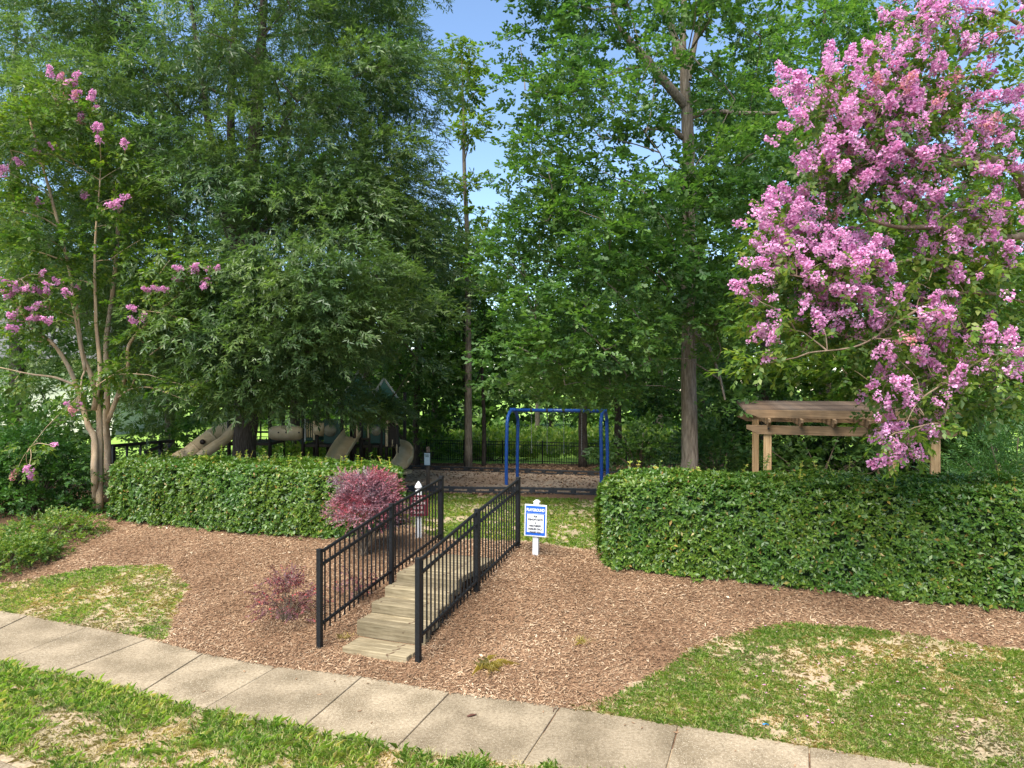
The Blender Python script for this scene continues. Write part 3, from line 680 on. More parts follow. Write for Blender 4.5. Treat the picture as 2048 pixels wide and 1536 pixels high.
def ogee_board(name, L_, h, th, cut, mat, M4, parent):
    """board along local x, both ends cut to an ogee under the tip"""
    half = L_ / 2; e = []
    for t in np.linspace(0, 1, 8):
        e.append((half - cut * (1 - t) ** 1.6 * 1.0 * (1 - .0), -h / 2 + h * .62 * t + .02 * math.sin(t * math.pi * 2)))
    right = [(half - cut, -h / 2)] + [(half - cut * (1 - t) ** 1.3, -h / 2 + h * (.55 * t + .10 * math.sin(t * math.pi))) for t in np.linspace(.1, 1, 7)] + [(half, h / 2)]
    left = [(-x, z) for x, z in right[::-1]]
    poly = right + left; n = len(poly)
    V = [(x, -th / 2, z) for x, z in poly] + [(x, th / 2, z) for x, z in poly]
    F = [tuple(range(n)), tuple(range(n, 2 * n))[::-1]] + [((i + 1) % n, i, n + i, n + (i + 1) % n) for i in range(n)]
    o = place(name, raw_mesh(name, V, F, mat), M4, parent)
    return bevel(o, .004, 1)
RU = Matrix.Rotation(math.atan2(PU[1], PU[0]), 4, 'Z'); RN = Matrix.Rotation(math.atan2(PN[1], PN[0]), 4, 'Z')
for v in (-.095, PDp + .095):
    ogee_board('beam', PL + .78, .17, .042, .20, M['pergwood'], Matrix.Translation(Vector(pg(PL / 2, v, 2.335 + .09 * max(0, v) / PDp))) @ RU, perg)
for u in np.linspace(0, PL, 6):
    jo = ogee_board('joist', PDp + .84, .15, .045, .12, M['pergwood'], Matrix.Translation(Vector(pg(u, PDp / 2, 2.495 + .045))) @ RN @ Matrix.Rotation(-.032, 4, 'Y'), perg)
    e_ = pg(u, -.428, 2.513); me = raw_mesh('joist_end', [(x, y, z) for x in (-.023, .023) for y in (-.004, .004) for z in (-.045, .045)], BOXF, M['endgrain'])
    place('joist_end', me, Matrix.Translation(Vector(e_)) @ RU, jo)
for k, v in enumerate(np.linspace(-.20, PDp + .2, 8)):
    ogee_board('top_slat', PL + .80, .15, .04, .24, M['pergwood'] if k == 0 else M['pergdark'], Matrix.Translation(Vector(pg(PL / 2, v, 2.645 + .09 * v / PDp))) @ RU, perg)
for u in (0, PL): 
    p = pg(u, -.13, 2.36); MB().tube([p, p - np.array([PN[0], PN[1], 0]) * .03], .018, 8).build('bolt', M['black'], perg)

# ------------------------------------------------------------------ back fence
fp = [np.array([-13.0, 36.0]), np.array([-4.0, 33.2]), np.array([8.5, 29.6])]
fence = empty('back_fence', (0, 32, float(zg(0, 32))), 'low black picket fence between the playground trees and the bright meadow', 'fence')
pk = MB(); 
for a, b in zip(fp[:-1], fp[1:]):
    L_ = np.linalg.norm(b - a); n = int(L_ / 1.83); t = (b - a) / L_
    for i in range(n + 1):
        p = a + (b - a) * i / n; z = float(zg(*p)); MB().beam((p[0], p[1], z - .1), (p[0], p[1], z + 1.06), .055, .055, up=(t[0], t[1], 0)).build('post', M['black'], fence)
        if i < n:
            p2 = a + (b - a) * (i + 1) / n; z2 = float(zg(*p2))
            for h, nm in ((1.0, 'top_rail'), (.86, 'middle_rail'), (.14, 'bottom_rail')):
                MB().beam((p[0], p[1], z + h), (p2[0], p2[1], z2 + h), .03, .03).build(nm, M['black'], fence)
            for k in range(1, 17):
                f = k / 17; q = p + (p2 - p) * f; zz = z + (z2 - z) * f; pk.beam((q[0], q[1], zz + .04), (q[0], q[1], zz + .99), .018, .018, up=(t[0], t[1], 0))
tag(pk.build('pickets', M['black'], fence), kind='stuff')

# ------------------------------------------------------------------ ramp railing at the far left
rr = empty('ramp_railing', on(224, 19.6), 'dark wooden ramp railing behind the crepe myrtle trunks', 'railing')
r0, r1, r2, r3 = P(223, 892, 19.6), P(322, 884, 22.4), P(345, 881, 23.3), P(285, 907, 21.0)
MB().beam(P(217, 892.5, 19.5), P(347, 881.5, 23.3), .09, .09).build('top_rail', M['blackwood'], rr)
MB().beam(P(290, 905, 21.2), P(325, 891, 22.6), .07, .08).build('brace_rail', M['blackwood'], rr)
MB().beam(P(345, 885, 23.3), P(338, 893, 22.4), .07, .08).build('brace_rail', M['blackwood'], rr)
MB().beam(P(222, 930, 19.6), P(322, 916, 22.4), .07, .08).build('bottom_rail', M['blackwood'], rr)
for px, py, d, w in ((224, 891, 19.6, .13), (254, 889, 20.4, .05), (281, 887, 21.2, .05), (321, 884, 22.4, .11)):
    t_ = P(px, py, d); MB().beam((t_[0], t_[1], float(zg(t_[0], t_[1])) - .1), t_, w, w, up=(1, 0, 0)).build('post', M['blackwood'], rr)

# ------------------------------------------------------------------ house far left
hd = 52.0
def H(px, py, dd=0): return P(px, py, hd + dd)
hs = empty('house', on(200, hd), 'cream house corner with dark screened porch beyond the lawn at far left', 'house')
zg0 = float(zg(-30, hd)) - .2
xr = H(243, 0)[0]; xl = xr - 11
hw_ = MB().box((xl, hd + .1, zg0), (xr - .9, hd + 8, 5.2)).build('wall', M['siding'], hs)
bevel(MB().box((xl + 6, hd - 1.5, zg0), (xr + .55, hd + .1, CAMZ - (874 - CY) * hd / FPX)).build('brick_base', M['brick'], hs), .02)
zp0 = CAMZ - (874 - CY) * hd / FPX
for px in (244.5, 222, 200):
    x = H(px + 2, 0)[0]; bevel(MB().box((x - .12, hd - 1.45, zp0), (x + .12, hd - 1.2, 3.2)).build('porch_column', M['siding'], hs), .02)
scr = MB().box((H(224, 0)[0], hd - 1.35, zp0 + .02), (H(244, 0)[0], hd - 1.31, 3.0)).build('porch_screen', M['screen'], hs)
MB().box((H(222, 0)[0], hd - 1.42, CAMZ - (857 - CY) * hd / FPX), (H(244, 0)[0], hd - 1.37, CAMZ - (854.5 - CY) * hd / FPX)).build('screen_rail', M['white'], scr)
rf = MB().extrude([(xl - .5, hd - 2, 5.0), (xl - .5, hd + 10, 5.0), (xl - .5, hd + 4, 8.4)], (xr - xl + 1.2, 0, 0)).build('roof', M['shingle'], hs)
for px in (150, 180):
    w_ = MB().box((H(px, 0)[0], hd + .02, 1.0), (H(px + 20, 0)[0], hd + .14, 2.6)).build('window', M['screen'], hs)
    a = H(px, 0)[0]; b = H(px + 20, 0)[0]
    MB().box((a - .08, hd - .02, .9), (b + .08, hd + .06, 1.0)).build('sill', M['white'], w_)
    MB().box((a - .08, hd - .01, 2.6), (b + .08, hd + .06, 2.72)).build('frame', M['white'], w_)

# ------------------------------------------------------------------ leaves
def unit(v): return v / (np.linalg.norm(v, axis=-1, keepdims=True) + 1e-9)
def frames(dirs, ups):
    x = unit(dirs); y = unit(np.cross(ups, x)); z = np.cross(x, y); return np.stack([x, y, z], -1)     # columns
def place_leaf(outline, base, ang, L_, Wd, pitch, roll):
    o = np.array(outline, float) * [L_, Wd, Wd if len(outline[0]) > 2 else 1]
    if o.shape[1] == 2: o = np.c_[o, np.zeros(len(o))]
    R = np.array(Matrix.Rotation(ang, 3, 'Z') @ Matrix.Rotation(-pitch, 3, 'Y') @ Matrix.Rotation(roll, 3, 'X'))
    return o @ R.T + np.array(base)
RHOMB = [(0, 0, 0), (.45, .5, .12), (1, 0, -.1), (.45, -.5, .12)]
LOBED = [(0, 0, 0), (.30, .36, .06), (.42, .16, .02), (.68, .50, .08), (1, 0, -.08), (.68, -.50, .08), (.42, -.16, .02), (.30, -.36, .06)]
FOLD = [(0, 0, 0), (.5, 0, -.10), (1, 0, -.22), (.46, .5, .06), (.46, -.5, .06)]
FOLD_F = [(0, 1, 3), (1, 2, 3), (0, 4, 1), (1, 4, 2)]
def tmpl(n, kind, r, span, L_, Wd, spread, outline=RHOMB, faces=None, jitter=.35, droop=0.0, whorl=False):
    V = []; F = []
    for k in range(n):
        t = (k + .5) / n
        if whorl: base = (0, 0, 0); ang = k * 2 * math.pi / n + r.normal(0, .25); pitch = spread + r.normal(0, .2)
        else:
            base = (span * t, 0, -droop * t * t); side = 1 if k % 2 else -1
            ang = side * spread * (1 - .6 * t) + r.normal(0, jitter); pitch = r.normal(-.15, jitter)
            if k == n - 1: ang = r.normal(0, .2)
        s = r.uniform(.75, 1.15); v = place_leaf(outline, base, ang, L_ * s, Wd * s, pitch, r.normal(0, jitter))
        b = len(V); V += list(v)
        if faces is None: F.append(tuple(range(b, b + len(v))))
        else: F += [tuple(i + b for i in f) for f in faces]
    return np.array(V), np.array(F)
def scatter(tmpls, pos, R, scale, r):
    which = r.integers(0, len(tmpls), len(pos)); Vs = []; Fs = []; off = 0
    for k, (TV, TF) in enumerate(tmpls):
        m = which == k; c = int(m.sum())
        if not c: continue
        v = np.einsum('nij,mj->nmi', R[m], TV) * scale[m][:, None, None] + pos[m][:, None, :]
        f = TF[None] + (np.arange(c) * len(TV))[:, None, None] + off
        Vs.append(v.reshape(-1, 3)); Fs.append(f.reshape(-1, TF.shape[1])); off += c * len(TV)
    return np.concatenate(Vs), np.concatenate(Fs)
r0_ = np.random.default_rng(3)
T_WILLOW = [tmpl(13, 0, r0_, .30, .125, .030, .75, droop=.05) for _ in range(5)]
T_OAK = [tmpl(6, 0, r0_, .05, .165, .085, .9, LOBED, whorl=True) for _ in range(3)] + [tmpl(7, 0, r0_, .20, .15, .08, .9, LOBED) for _ in range(3)]
T_OAK[:3] = [tmpl(6, 0, r0_, .05, .165, .085, .35, LOBED, whorl=True) for _ in range(3)]
T_WOOD = [tmpl(7, 0, r0_, .28, .18, .095, .8) for _ in range(4)]
T_FAR = [tmpl(6, 0, r0_, .6, .40, .24, .8) for _ in range(4)]
T_CREPE = [tmpl(11, 0, r0_, .26, .085, .048, .95, droop=.03) for _ in range(5)]
T_HEDGE = [tmpl(5, 0, r0_, 0, .072, .031, s_, jitter=.34, whorl=True) for s_ in (.25, .4, .5, .62, .75, .45, .3)]
T_SHRUB = [tmpl(9, 0, r0_, .20, .075, .040, .9) for _ in range(4)]
T_FINE = [tmpl(12, 0, r0_, .16, .036, .020, 1.0) for _ in range(5)]
T_FEATHER = [tmpl(16, 0, r0_, .28, .075, .016, .55, droop=.03) for _ in range(4)]
T_COVER = [tmpl(10, 0, r0_, .14, .05, .030, 1.0) for _ in range(4)]
T_SHOOT = [tmpl(8, 0, r0_, .20, .045, .024, .95, FOLD, FOLD_F) for _ in range(4)]

CLEAR = []        # (x0, y0, x1, y1, depth): pixel windows kept free of boughs nearer than depth
def blocked(c, rad):
    p = to_px(c); rp = rad * FPX / c[1]
    for x0, y0, x1, y1, d in CLEAR:
        if c[1] < d and x0 - rp * .8 < p[0] < x1 + rp * .8 and y0 - rp * .55 < p[1] < y1 + rp * .55: return True
    return False

def env_pads(cx, cy, z0, z1, R, n, pr, r, prof=None, hollow=.35, flat=.5, free=False):
    """bough centres spread through a crown envelope"""
    prof = prof or (lambda t: (math.sin(math.pi * min(1, max(0, .12 + .80 * t))) ** .6))
    out = []; tries = 0
    while len(out) < n and tries < n * 60:
        tries += 1
        t = r.random(); z = z0 + (z1 - z0) * t; rr = R * prof(t); a = r.random() * 2 * math.pi
        q = rr * (hollow + (1 - hollow) * math.sqrt(r.random()))
        c = np.array([cx + q * math.cos(a), cy + q * math.sin(a), z - .18 * q]); s = pr * r.uniform(.65, 1.3)
        if not free and blocked(c, s): continue
        if any(np.linalg.norm((c - o[:3]) / [1, 1, .6]) < .55 * (s + o[3]) * .8 for o in out): continue
        out.append(np.array([*c, s, s * flat]))
    return out

def skeleton(trunk, trad, pads, r, twig_r=.016, taper=.55):
    zm = np.percentile([p[2] for p in pads], 12) + .2
    nodes = [(np.array(p, float), float(q)) for p, q in zip(trunk, trad) if p[2] > zm]
    V = []; F = []
    ax = np.array(trunk[0][:2], float)
    order = sorted(range(len(pads)), key=lambda i: np.linalg.norm(pads[i][:2] - ax) + .15 * abs(pads[i][2]))
    mb = MB()
    for i in order:
        c = pads[i][:3]
        P_ = np.array([n[0] for n in nodes]); d = np.linalg.norm(P_ - c, axis=1)
        cost = d + np.clip(P_[:, 2] - c[2] + .25 * d, 0, None) * 1.6
        j = int(np.argmin(cost)); p0, rad0 = nodes[j]; L_ = d[j]
        rr = max(twig_r, min(rad0 * .62, .012 + .018 * L_))
        n = max(4, int(L_ / .5) + 2); ts = np.linspace(0, 1, n); pts = []
        mid = (p0 + c) / 2 + np.array([0, 0, .10 * L_]) + r.normal(0, .06 * L_, 3)
        for t in ts: pts.append((1 - t) ** 2 * p0 + 2 * t * (1 - t) * mid + t * t * c + (r.normal(0, .012 * L_, 3) if 0 < t < 1 else 0))
        rads = rr * (1 - ts * taper) 
        mb.tube(pts, rads, 6 if rr < .06 else 9, False)
        nodes += [(p, q) for p, q in zip(pts[1:], rads[1:])]
    return mb

def pad_sprays(pads, ctr, dens, r, droop=.25, outw=.6, shell=.55, smin=.75, smax=1.25):
    pos = []; dirs = []; ups = []
    for p in pads:
        c = p[:3]; s, h = p[3], p[4]; n = max(3, int(dens * s * s * r.uniform(.75, 1.25)))
        u = unit(r.normal(0, 1, (n, 3))); u[:, 2] = np.abs(u[:, 2]) * np.where(r.random(n) < .78, 1, -1)
        q = (shell + (1 - shell) * r.random(n)) ** .7
        wob = .75 + .5 * vnoise(u[:, 0] * 2 + c[0], u[:, 1] * 2 + c[1], .6, 7)
        off = u * q[:, None] * [s, s, h] * wob[:, None]
        off[:, 2] -= .22 * (np.hypot(off[:, 0], off[:, 1]) ** 2) / s            # boughs arch down at their rim
        o = c - ctr; o[2] *= .3; o = o / (np.linalg.norm(o) + 1e-6)
        pos.append(c + off); dirs.append(unit(u * [1, 1, .5] + outw * o + r.normal(0, .35, (n, 3)) - [0, 0, droop]))
        ups.append(np.array([0, 0, 1.0]) + .55 * u + r.normal(0, .35, (n, 3)))
    pos = np.concatenate(pos); dirs = np.concatenate(dirs); ups = np.concatenate(ups)
    return pos, frames(dirs, ups), r.uniform(smin, smax, len(pos))

BOUGH = {}
def bough_mesh(T, leafm, s_nom, dens, droop, outw, flat, seed, scale):
    """one leafy bough, its outer side along +x; shared between all boughs of a kind"""
    key = (id(T), leafm, round(s_nom, 2), dens, round(flat, 2), seed, scale)
    if key not in BOUGH:
        r = np.random.default_rng(1000 + seed)
        pos, R, s = pad_sprays([np.array([0, 0, 0, s_nom, s_nom * flat])], np.array([-1.0, 0, 0]), dens, r, droop, outw)
        V, F = scatter(T, pos, R, s * scale, r); BOUGH[key] = raw_mesh('foliage', V, F, M[leafm])
    return BOUGH[key]
def add_boughs(root, pads, ctr, T, leafm, dens, droop, outw, r, scale=1.0, sizes=(.45, .8, 1.2), nvar=5):
    crown = empty('crown', wloc(root)); crown.parent = root; crown.location = (0, 0, 0)
    for p in pads:
        sn = min(sizes, key=lambda q: abs(math.log(q / p[3]))); fl = .5 if p[4] / p[3] < .62 else .7
        me = bough_mesh(T, leafm, sn, dens, droop, outw, fl, int(r.integers(0, nvar)), scale)
        o = p[:2] - ctr[:2]; a = math.atan2(o[1], o[0]) + r.normal(0, .35); k = p[3] / sn
        place('foliage', me, Matrix.Translation(Vector(p[:3])) @ Matrix.Rotation(a, 4, 'Z') @ Matrix.Rotation(r.normal(0, .12), 4, 'Y') @ Matrix.Scale(k, 4), crown)
    return crown

def make_tree(name, label, base, trunk, trad, pads, T, leafm, barkm, dens, seed, droop=.25, group=None, sides=14, scale=1.0, outw=.6, cat='tree', twig_r=.016):
    r = np.random.default_rng(seed); root = empty(name, base, label, cat, group)
    tr = smooth_path(trunk, 5); rad = np.interp(np.linspace(0, 1, len(tr)), np.linspace(0, 1, len(trad)), trad)
    tr[1:-1] += r.normal(0, .012, tr[1:-1].shape)
    mb = MB(); V, F = tube(tr, rad, sides, True)
    V = V + (np.random.default_rng(seed + 1).random(V.shape) - .5) * (rad.max() * .10)
    mb.add(V, F); sk = skeleton(tr, rad, pads, r, twig_r); mb.add(sk.V, sk.F)
    mb.build('trunk', M[barkm], root, True)
    ctr = np.array([base[0], base[1], np.mean([p[2] for p in pads])])
    add_boughs(root, pads, ctr, T, leafm, dens, droop, outw, r, scale)
    return root

# windows of the photograph's view kept open to depth
CLEAR += [(1346, 700, 1412, 925, 17.2), (1360, 215, 1396, 320, 17.0), (1005, 818, 1220, 985, 26), (360, 852, 780, 960, 26), (780, 838, 830, 960, 26), (706, 742, 730, 775, 26), (752, 752, 792, 790, 26),
          (872, 0, 995, 80, 70), (962, 80, 1004, 390, 70), (885, 230, 915, 370, 70), (1490, 800, 1930, 940, 16), (712, 738, 728, 765, 26), (758, 752, 782, 780, 26),
          (220, 845, 345, 915, 60), (468, 852, 512, 905, 21)]

def px_pads(lst, flat=.5):
    return [np.array([*P(px, py, d), s, s * flat]) for px, py, d, s in lst]

# ---- great willow oak
r = np.random.default_rng(21)
wb = on(490, 21.0)
pads = env_pads(wb[0], 21.0, 4.2, 18.5, 6.3, 235, 1.2, r, prof=lambda t: .62 + .40 * math.sin(math.pi * min(1, t * 1.15)) if t < .8 else 1.02 - (t - .8) * 2.6)
pads += px_pads([(600, 785, 16.3, .9), (655, 778, 16.6, .85), (735, 818, 18.0, .55), (690, 800, 16.7, .55), (765, 822, 18.4, .42), (720, 822, 18.0, .42), (560, 745, 15.9, 1.1), (440, 780, 15.7, .9), (385, 760, 16.1, .95), (520, 790, 15.9, .85),
                 (770, 815, 19.0, .7), (640, 700, 15.6, 1.2), (700, 640, 15.6, 1.2), (775, 655, 16.6, 1.0), (835, 720, 17.6, .6), (330, 720, 16.6, 1.1), (590, 610, 15.1, 1.2), (500, 690, 15.1, 1.2), (650, 560, 15.1, 1.2),
                 (420, 640, 15.3, 1.2), (350, 600, 16.1, 1.1), (760, 560, 16.1, 1.2), (820, 480, 18.5, 1.2), (560, 400, 16.5, 1.3), (450, 330, 16.8, 1.3), (660, 330, 17.0, 1.3), (780, 300, 18.0, 1.2), (830, 150, 19.0, 1.2), (700, 160, 18.0, 1.3), (560, 200, 17.2, 1.3), (420, 150, 18.0, 1.2), (310, 250, 18.0, 1.2), (250, 400, 18.5, 1.2), (290, 820, 18.5, .9), (700, 822, 18.6, .4), (590, 818, 17.6, .45), (490, 818, 17.2, .45), (640, 822, 17.6, .4), (545, 822, 17.4, .4), (430, 815, 17.2, .4), (480, 560, 15.3, 1.0), (455, 620, 15.3, 1.0), (500, 765, 15.7, .9), (450, 715, 15.5, 1.0), (535, 655, 15.1, 1.0), (470, 500, 15.5, .8), (610, 680, 15.1, 1.0), (690, 500, 15.5, 1.1), (560, 520, 14.9, 1.1), (850, 620, 17.1, .9), (830, 380, 18.6, 1.1), (755, 802, 18.4, .36), (777, 806, 18.5, .34), (722, 782, 18.2, .36), (738, 792, 18.3, .36), (802, 818, 18.8, .34), (760, 818, 18.4, .36), (700, 788, 18.6, .38), (742, 800, 18.6, .38), (788, 812, 18.8, .34), (690, 760, 17.5, .5), (620, 740, 16.4, .8), (560, 690, 15.6, .9), (470, 660, 15.4, .9), (390, 690, 15.8, .9), (660, 620, 15.8, .9), (720, 590, 16.4, .9), (780, 610, 17, .8), (540, 590, 15.4, .9), (430, 560, 15.6, .9), (310, 660, 16.6, .8)])
def wt(z, dx, dy=0): return np.array([wb[0] + dx, 21.0 + dy, z])
make_tree('willow_oak', 'huge fine-leaved oak with dark trunk spreading over the play structure', wb,
          [wt(wb[2] - .2, 0), wt(.8, 0), wt(3, .03), wt(5.5, .0), wt(7.2, .05), wt(10, .25), wt(13.5, .5), wt(17, .7)], [.44, .345, .32, .31, .30, .21, .13, .05],
          pads, T_WILLOW, 'willow', 'bark_dark', 175, 31, droop=.35, cat='oak tree')
oak1 = bpy.data.objects['willow_oak']
lm = MB()
for pts, rr in (([wt(6.6, -.05), wt(8, -.55), wt(11, -1.1), wt(14.5, -1.6)], .17), ([wt(6.9, .05), wt(8.0, .8, -.3), wt(9.6, 1.7, -.5), wt(11, 2.8, -.8)], .13), ([wt(6.2, -.1), wt(8.4, -.25, -.3), wt(12, -.2, -.5), wt(15.5, .1, -.6)], .17), ([wt(5.0, .1), wt(5.6, 1.6, -1.2), wt(5.4, 3.4, -2.2)], .09)):
    q = smooth_path(pts, 5); lm.tube(q, np.linspace(rr, rr * .35, len(q)), 10, False)
lm.build('limb', M['bark_dark'], oak1, True)

# ---- white oak on the right
r = np.random.default_rng(22); ob = on(1378, 17.0)
pads = env_pads(3.0, 17.3, 3.2, 15.5, 3.5, 110, .88, r, prof=lambda t: .80 + .25 * math.sin(math.pi * t) if t < .85 else 1.0 - (t - .85) * 3)
pads += px_pads([(1020, 690, 15, .8), (1080, 720, 15, .85), (1150, 640, 14.6, .9), (1210, 700, 14.8, .85), (1130, 770, 15.5, .75), (1280, 640, 14.6, .8), (1240, 780, 15.6, .75), (1060, 620, 15.2, .8), (1440, 690, 15.8, .75), (1480, 620, 15.5, .8), (1450, 560, 15.2, .8),
                 (1030, 480, 16, .8), (1110, 420, 15.5, .9), (1220, 500, 14.6, .95), (1300, 540, 14.6, .9), (1200, 340, 14.8, .95), (1080, 300, 15.5, .9), (1050, 180, 16, .9), (1150, 160, 15, .9), (1260, 230, 14.8, .8), (1040, 90, 16.5, .8), (1180, 40, 15.4, .95), (1480, 330, 15.4, .9), (1500, 440, 15.6, .8), (1470, 200, 15.6, .9), (1310, 420, 14.8, .7), (1450, 800, 16, .6), (1010, 770, 16.5, .6), (1300, 720, 15.5, .5), (1370, 640, 15.2, .7), (1400, 560, 15, .7), (1350, 500, 15, .75), (1390, 430, 15.2, .7), (1340, 590, 15, .6), (1420, 640, 15.4, .6), (1365, 380, 15.6, .45), (1330, 330, 15.4, .6), (1430, 280, 15.6, .6), (1400, 130, 15.4, .55), (1340, 40, 15.4, .6), (1420, 40, 15.6, .6), (1310, 150, 15.2, .5), (1270, 60, 15.2, .6), (1385, 350, 15.4, .45)], .55)
def ot(px, py, d=17.0): return P(px, py, d)
make_tree('white_oak', 'lobed-leaf oak with straight grey-brown trunk between the swing and the pergola', ob,
          [ob - [0, 0, .2], ot(1379, 915), ot(1377, 700), ot(1378, 480), ot(1378, 330), ot(1374, 215), ot(1366, 110), ot(1368, 0), ot(1370, -120)], [.28, .192, .172, .158, .148, .135, .09, .068, .03],
          pads, T_OAK, 'oak', 'bark_oak', 170, 32, droop=.15, cat='oak tree', scale=.82)
oak2 = bpy.data.objects['white_oak']; lm = MB()
for pts, rr in (([ot(1374, 215), ot(1335, 170, 16.7), ot(1290, 115, 16.5), ot(1262, 85, 16.4), ot(1232, 40, 16.3), ot(1225, -30, 16.2)], .12), ([ot(1360, 130), ot(1345, 60), ot(1325, 10), ot(1316, -60)], .11), ([ot(1376, 160), ot(1395, 60), ot(1415, -20)], .08), ([ot(1380, 235), ot(1420, 222, 16.8), ot(1480, 226, 16.5), ot(1560, 226, 16.4)], .07), ([ot(1365, 275), ot(1340, 258, 16.6), ot(1290, 258, 16.2)], .07), ([ot(1300, 128, 16.5), ot(1250, 140, 16.2), ot(1195, 160, 16)], .05)):
    q = smooth_path(pts, 5); lm.tube(q, np.linspace(rr, rr * .5, len(q)), 10, False)
lm.build('limb', M['bark_oak'], oak2, True)

# ---- woodland trees that can be told apart
def wood(px, d, z0, z1, R, npad, pr, leafm, barkm, tr, label, seed, dens=30, name='woodland_tree', lean=0.0, top=None, prof=None, T=T_WOOD, hollow=.3, flat=.55, extra=None, scale=1.0, free=False):
    r = np.random.default_rng(seed); b = on(px, d)
    pads = env_pads(b[0] + lean * .5, d, z0, z1, R, npad, pr, r, prof=prof, hollow=hollow, flat=flat, free=free)
    if extra: pads += px_pads(extra, flat)
    zt_ = top or z1
    trunk = [b - [0, 0, .2], b + [lean * .1, 0, zt_ * .25], b + [lean * .25 + r.normal(0, .08), 0, zt_ * .5], b + [lean * .6 + r.normal(0, .1), 0, zt_ * .78], b + [lean, 0, zt_ * .98]]
    dens = int(dens * 2.4)
    return make_tree(name, label, b, trunk, [tr * 1.25, tr, tr * .85, tr * .5, tr * .12], pads, T, leafm, barkm, dens, seed + 100, group='woodland trees round the playground', sides=10, scale=scale)
wood(938, 29, 6.5, 17.2, 1.45, 42, .55, 'pale', 'bark_oak', .13, 'slender tree with light green crown rising into the sky gap between the two oaks', 41, 34, 'slender_tree', lean=-.3, prof=lambda t: .95 - .5 * t, hollow=.05, free=True)
wood(936, 30.5, 2.6, 10, 2.6, 30, .95, 'wood2', 'bark_dark', .15, 'dark straight trunk beside the slender pale tree, left of the swing', 42, 26, prof=lambda t: .85)
wood(968, 31, 2.4, 8, 2.0, 20, .9, 'wood1', 'bark_dark', .085, 'thin dark tree just right of the thick trunk left of the swing', 43, 26, prof=lambda t: .8)
wood(1166, 30, 3.0, 11.5, 2.7, 30, 1.0, 'wood1', 'bark_dark', .17, 'brown trunk standing behind the right half of the swing', 44, 26, prof=lambda t: .85)
wood(1236, 31.5, 1.8, 10, 2.8, 30, 1.0, 'wood2', 'bark_dark', .15, 'dark tree just right of the swing behind the hedge end', 45, 26, prof=lambda t: .85)
wood(1530, 24, 2.8, 13, 3.0, 44, 1.05, 'wood2', 'bark_dark', .13, 'dark leafy tree rising behind the left end of the pergola', 46, 30)
wood(1650, 27, 8.0, 19, 4.4, 56, 1.2, 'wood1', 'bark_dark', .24, 'tall tree with open crown behind the top of the pink crepe myrtle', 47, 26, extra=[(1560, 120, 26, 1.2), (1620, 40, 26, 1.2), (1700, 60, 25.5, 1.1), (1530, 240, 26, 1.0), (1620, 330, 26, 1.1), (1690, 360, 26, 1.2)])
wood(833, 31, 1.6, 10, 2.6, 34, 1.0, 'wood2', 'bark_dark', .14, 'dark tree close right of the curved tan slide', 48, 28, prof=lambda t: .9)
wood(735, 34, 2.4, 14, 4.0, 48, 1.3, 'wood1', 'bark_dark', .22, 'tree behind the green pointed roofs of the play structure', 49, 22)
wood(590, 36, 2.4, 15, 4.4, 48, 1.4, 'wood2', 'bark_dark', .22, 'tree far behind the crawl tube', 50, 20)
wood(340, 33, 2.2, 14, 4.2, 50, 1.3, 'wood1', 'bark_dark', .2, 'leafy tree behind the ramp railing', 51, 22)
wood(205, 27, 3.6, 15, 3.6, 48, 1.2, 'wood2', 'bark_dark', .2, 'dark trunked tree right behind the left crepe myrtle stems', 52, 24)
wood(35, 25, 2.0, 16.5, 4.4, 64, 1.3, 'willow', 'bark_dark', .25, 'tall grey-green tree at the far left edge', 53, 34, T=T_WILLOW, scale=1.2)
wood(1760, 20.5, 2.4, 8.0, 2.6, 40, .85, 'crepe', 'bark_crepe', .08, 'yellow-green leafy tree behind the pergola top', 54, 34, lean=.3)
wood(1985, 21, 1.6, 9.5, 3.4, 52, 1.0, 'wood1', 'bark_dark', .12, 'bushy green tree behind the right end of the pergola', 55, 30)
wood(2200, 24, 2.0, 15, 4.2, 30, 1.4, 'wood2', 'bark_dark', .2, 'tall dark tree at the far right edge behind the crepe myrtle', 56, 20)
wood(1400, 33, 2.0, 13, 4.2, 44, 1.4, 'wood2', 'bark_dark', .2, 'dark tree directly behind the grey-brown oak trunk', 57, 20)
wood(1075, 57, 5.0, 14, 4.2, 30, 1.6, 'wood1', 'bark_dark', .18, 'tree beyond the fence behind the left half of the swing', 58, 20)
wood(870, 40, 3.5, 14, 3.4, 34, 1.3, 'wood1', 'bark_dark', .16, 'tree beyond the fence left of the slender pale trunk', 59, 20)
wood(1320, 47, 4.5, 16, 3.8, 36, 1.4, 'wood1', 'bark_dark', .2, 'tree beyond the fence between swing and oak trunk', 60, 18)
wood(1800, 32, 4, 16, 4.6, 36, 1.5, 'wood2', 'bark_dark', .22, 'tall tree in deep shade behind the pergola', 61, 18)

# the far wood across the meadow reads as one mass
r = np.random.default_rng(70); pos = []; mbt = MB(); padl = []
for k in range(46):
    x = -56 + 112 * (k + r.random() * .6) / 46; y = 60 + r.uniform(-3, 10); h = r.uniform(9.5, 14.5) if not (-4 < x < 1) else r.uniform(9, 11); z = float(zg(x, y))
    mbt.tube([(x, y, z - .2), (x + r.normal(0, .2), y, z + h * .8)], [.2, .06], 6, False)
    padl += env_pads(x, y, z + .5, z + h, 3.4, 17, 1.8, r, flat=.75, prof=lambda t: .9 if t < .6 else 1.5 - t)
far = empty('far_woodland', (0, 62, -.6)); tag(far, 'mass of trees closing the meadow beyond the back fence', 'woodland', kind='stuff')
mbt.build('trunks', M['bark_dark'], far, True)['kind'] = 'stuff'
pos, R, s = pad_sprays(padl, np.array([0, 62, 6.0]), 8, r, .2); V, F = scatter(T_FAR, pos, R, s * 1.5, r)
mobj('foliage', V, F, M['wood1'], far)['kind'] = 'stuff'

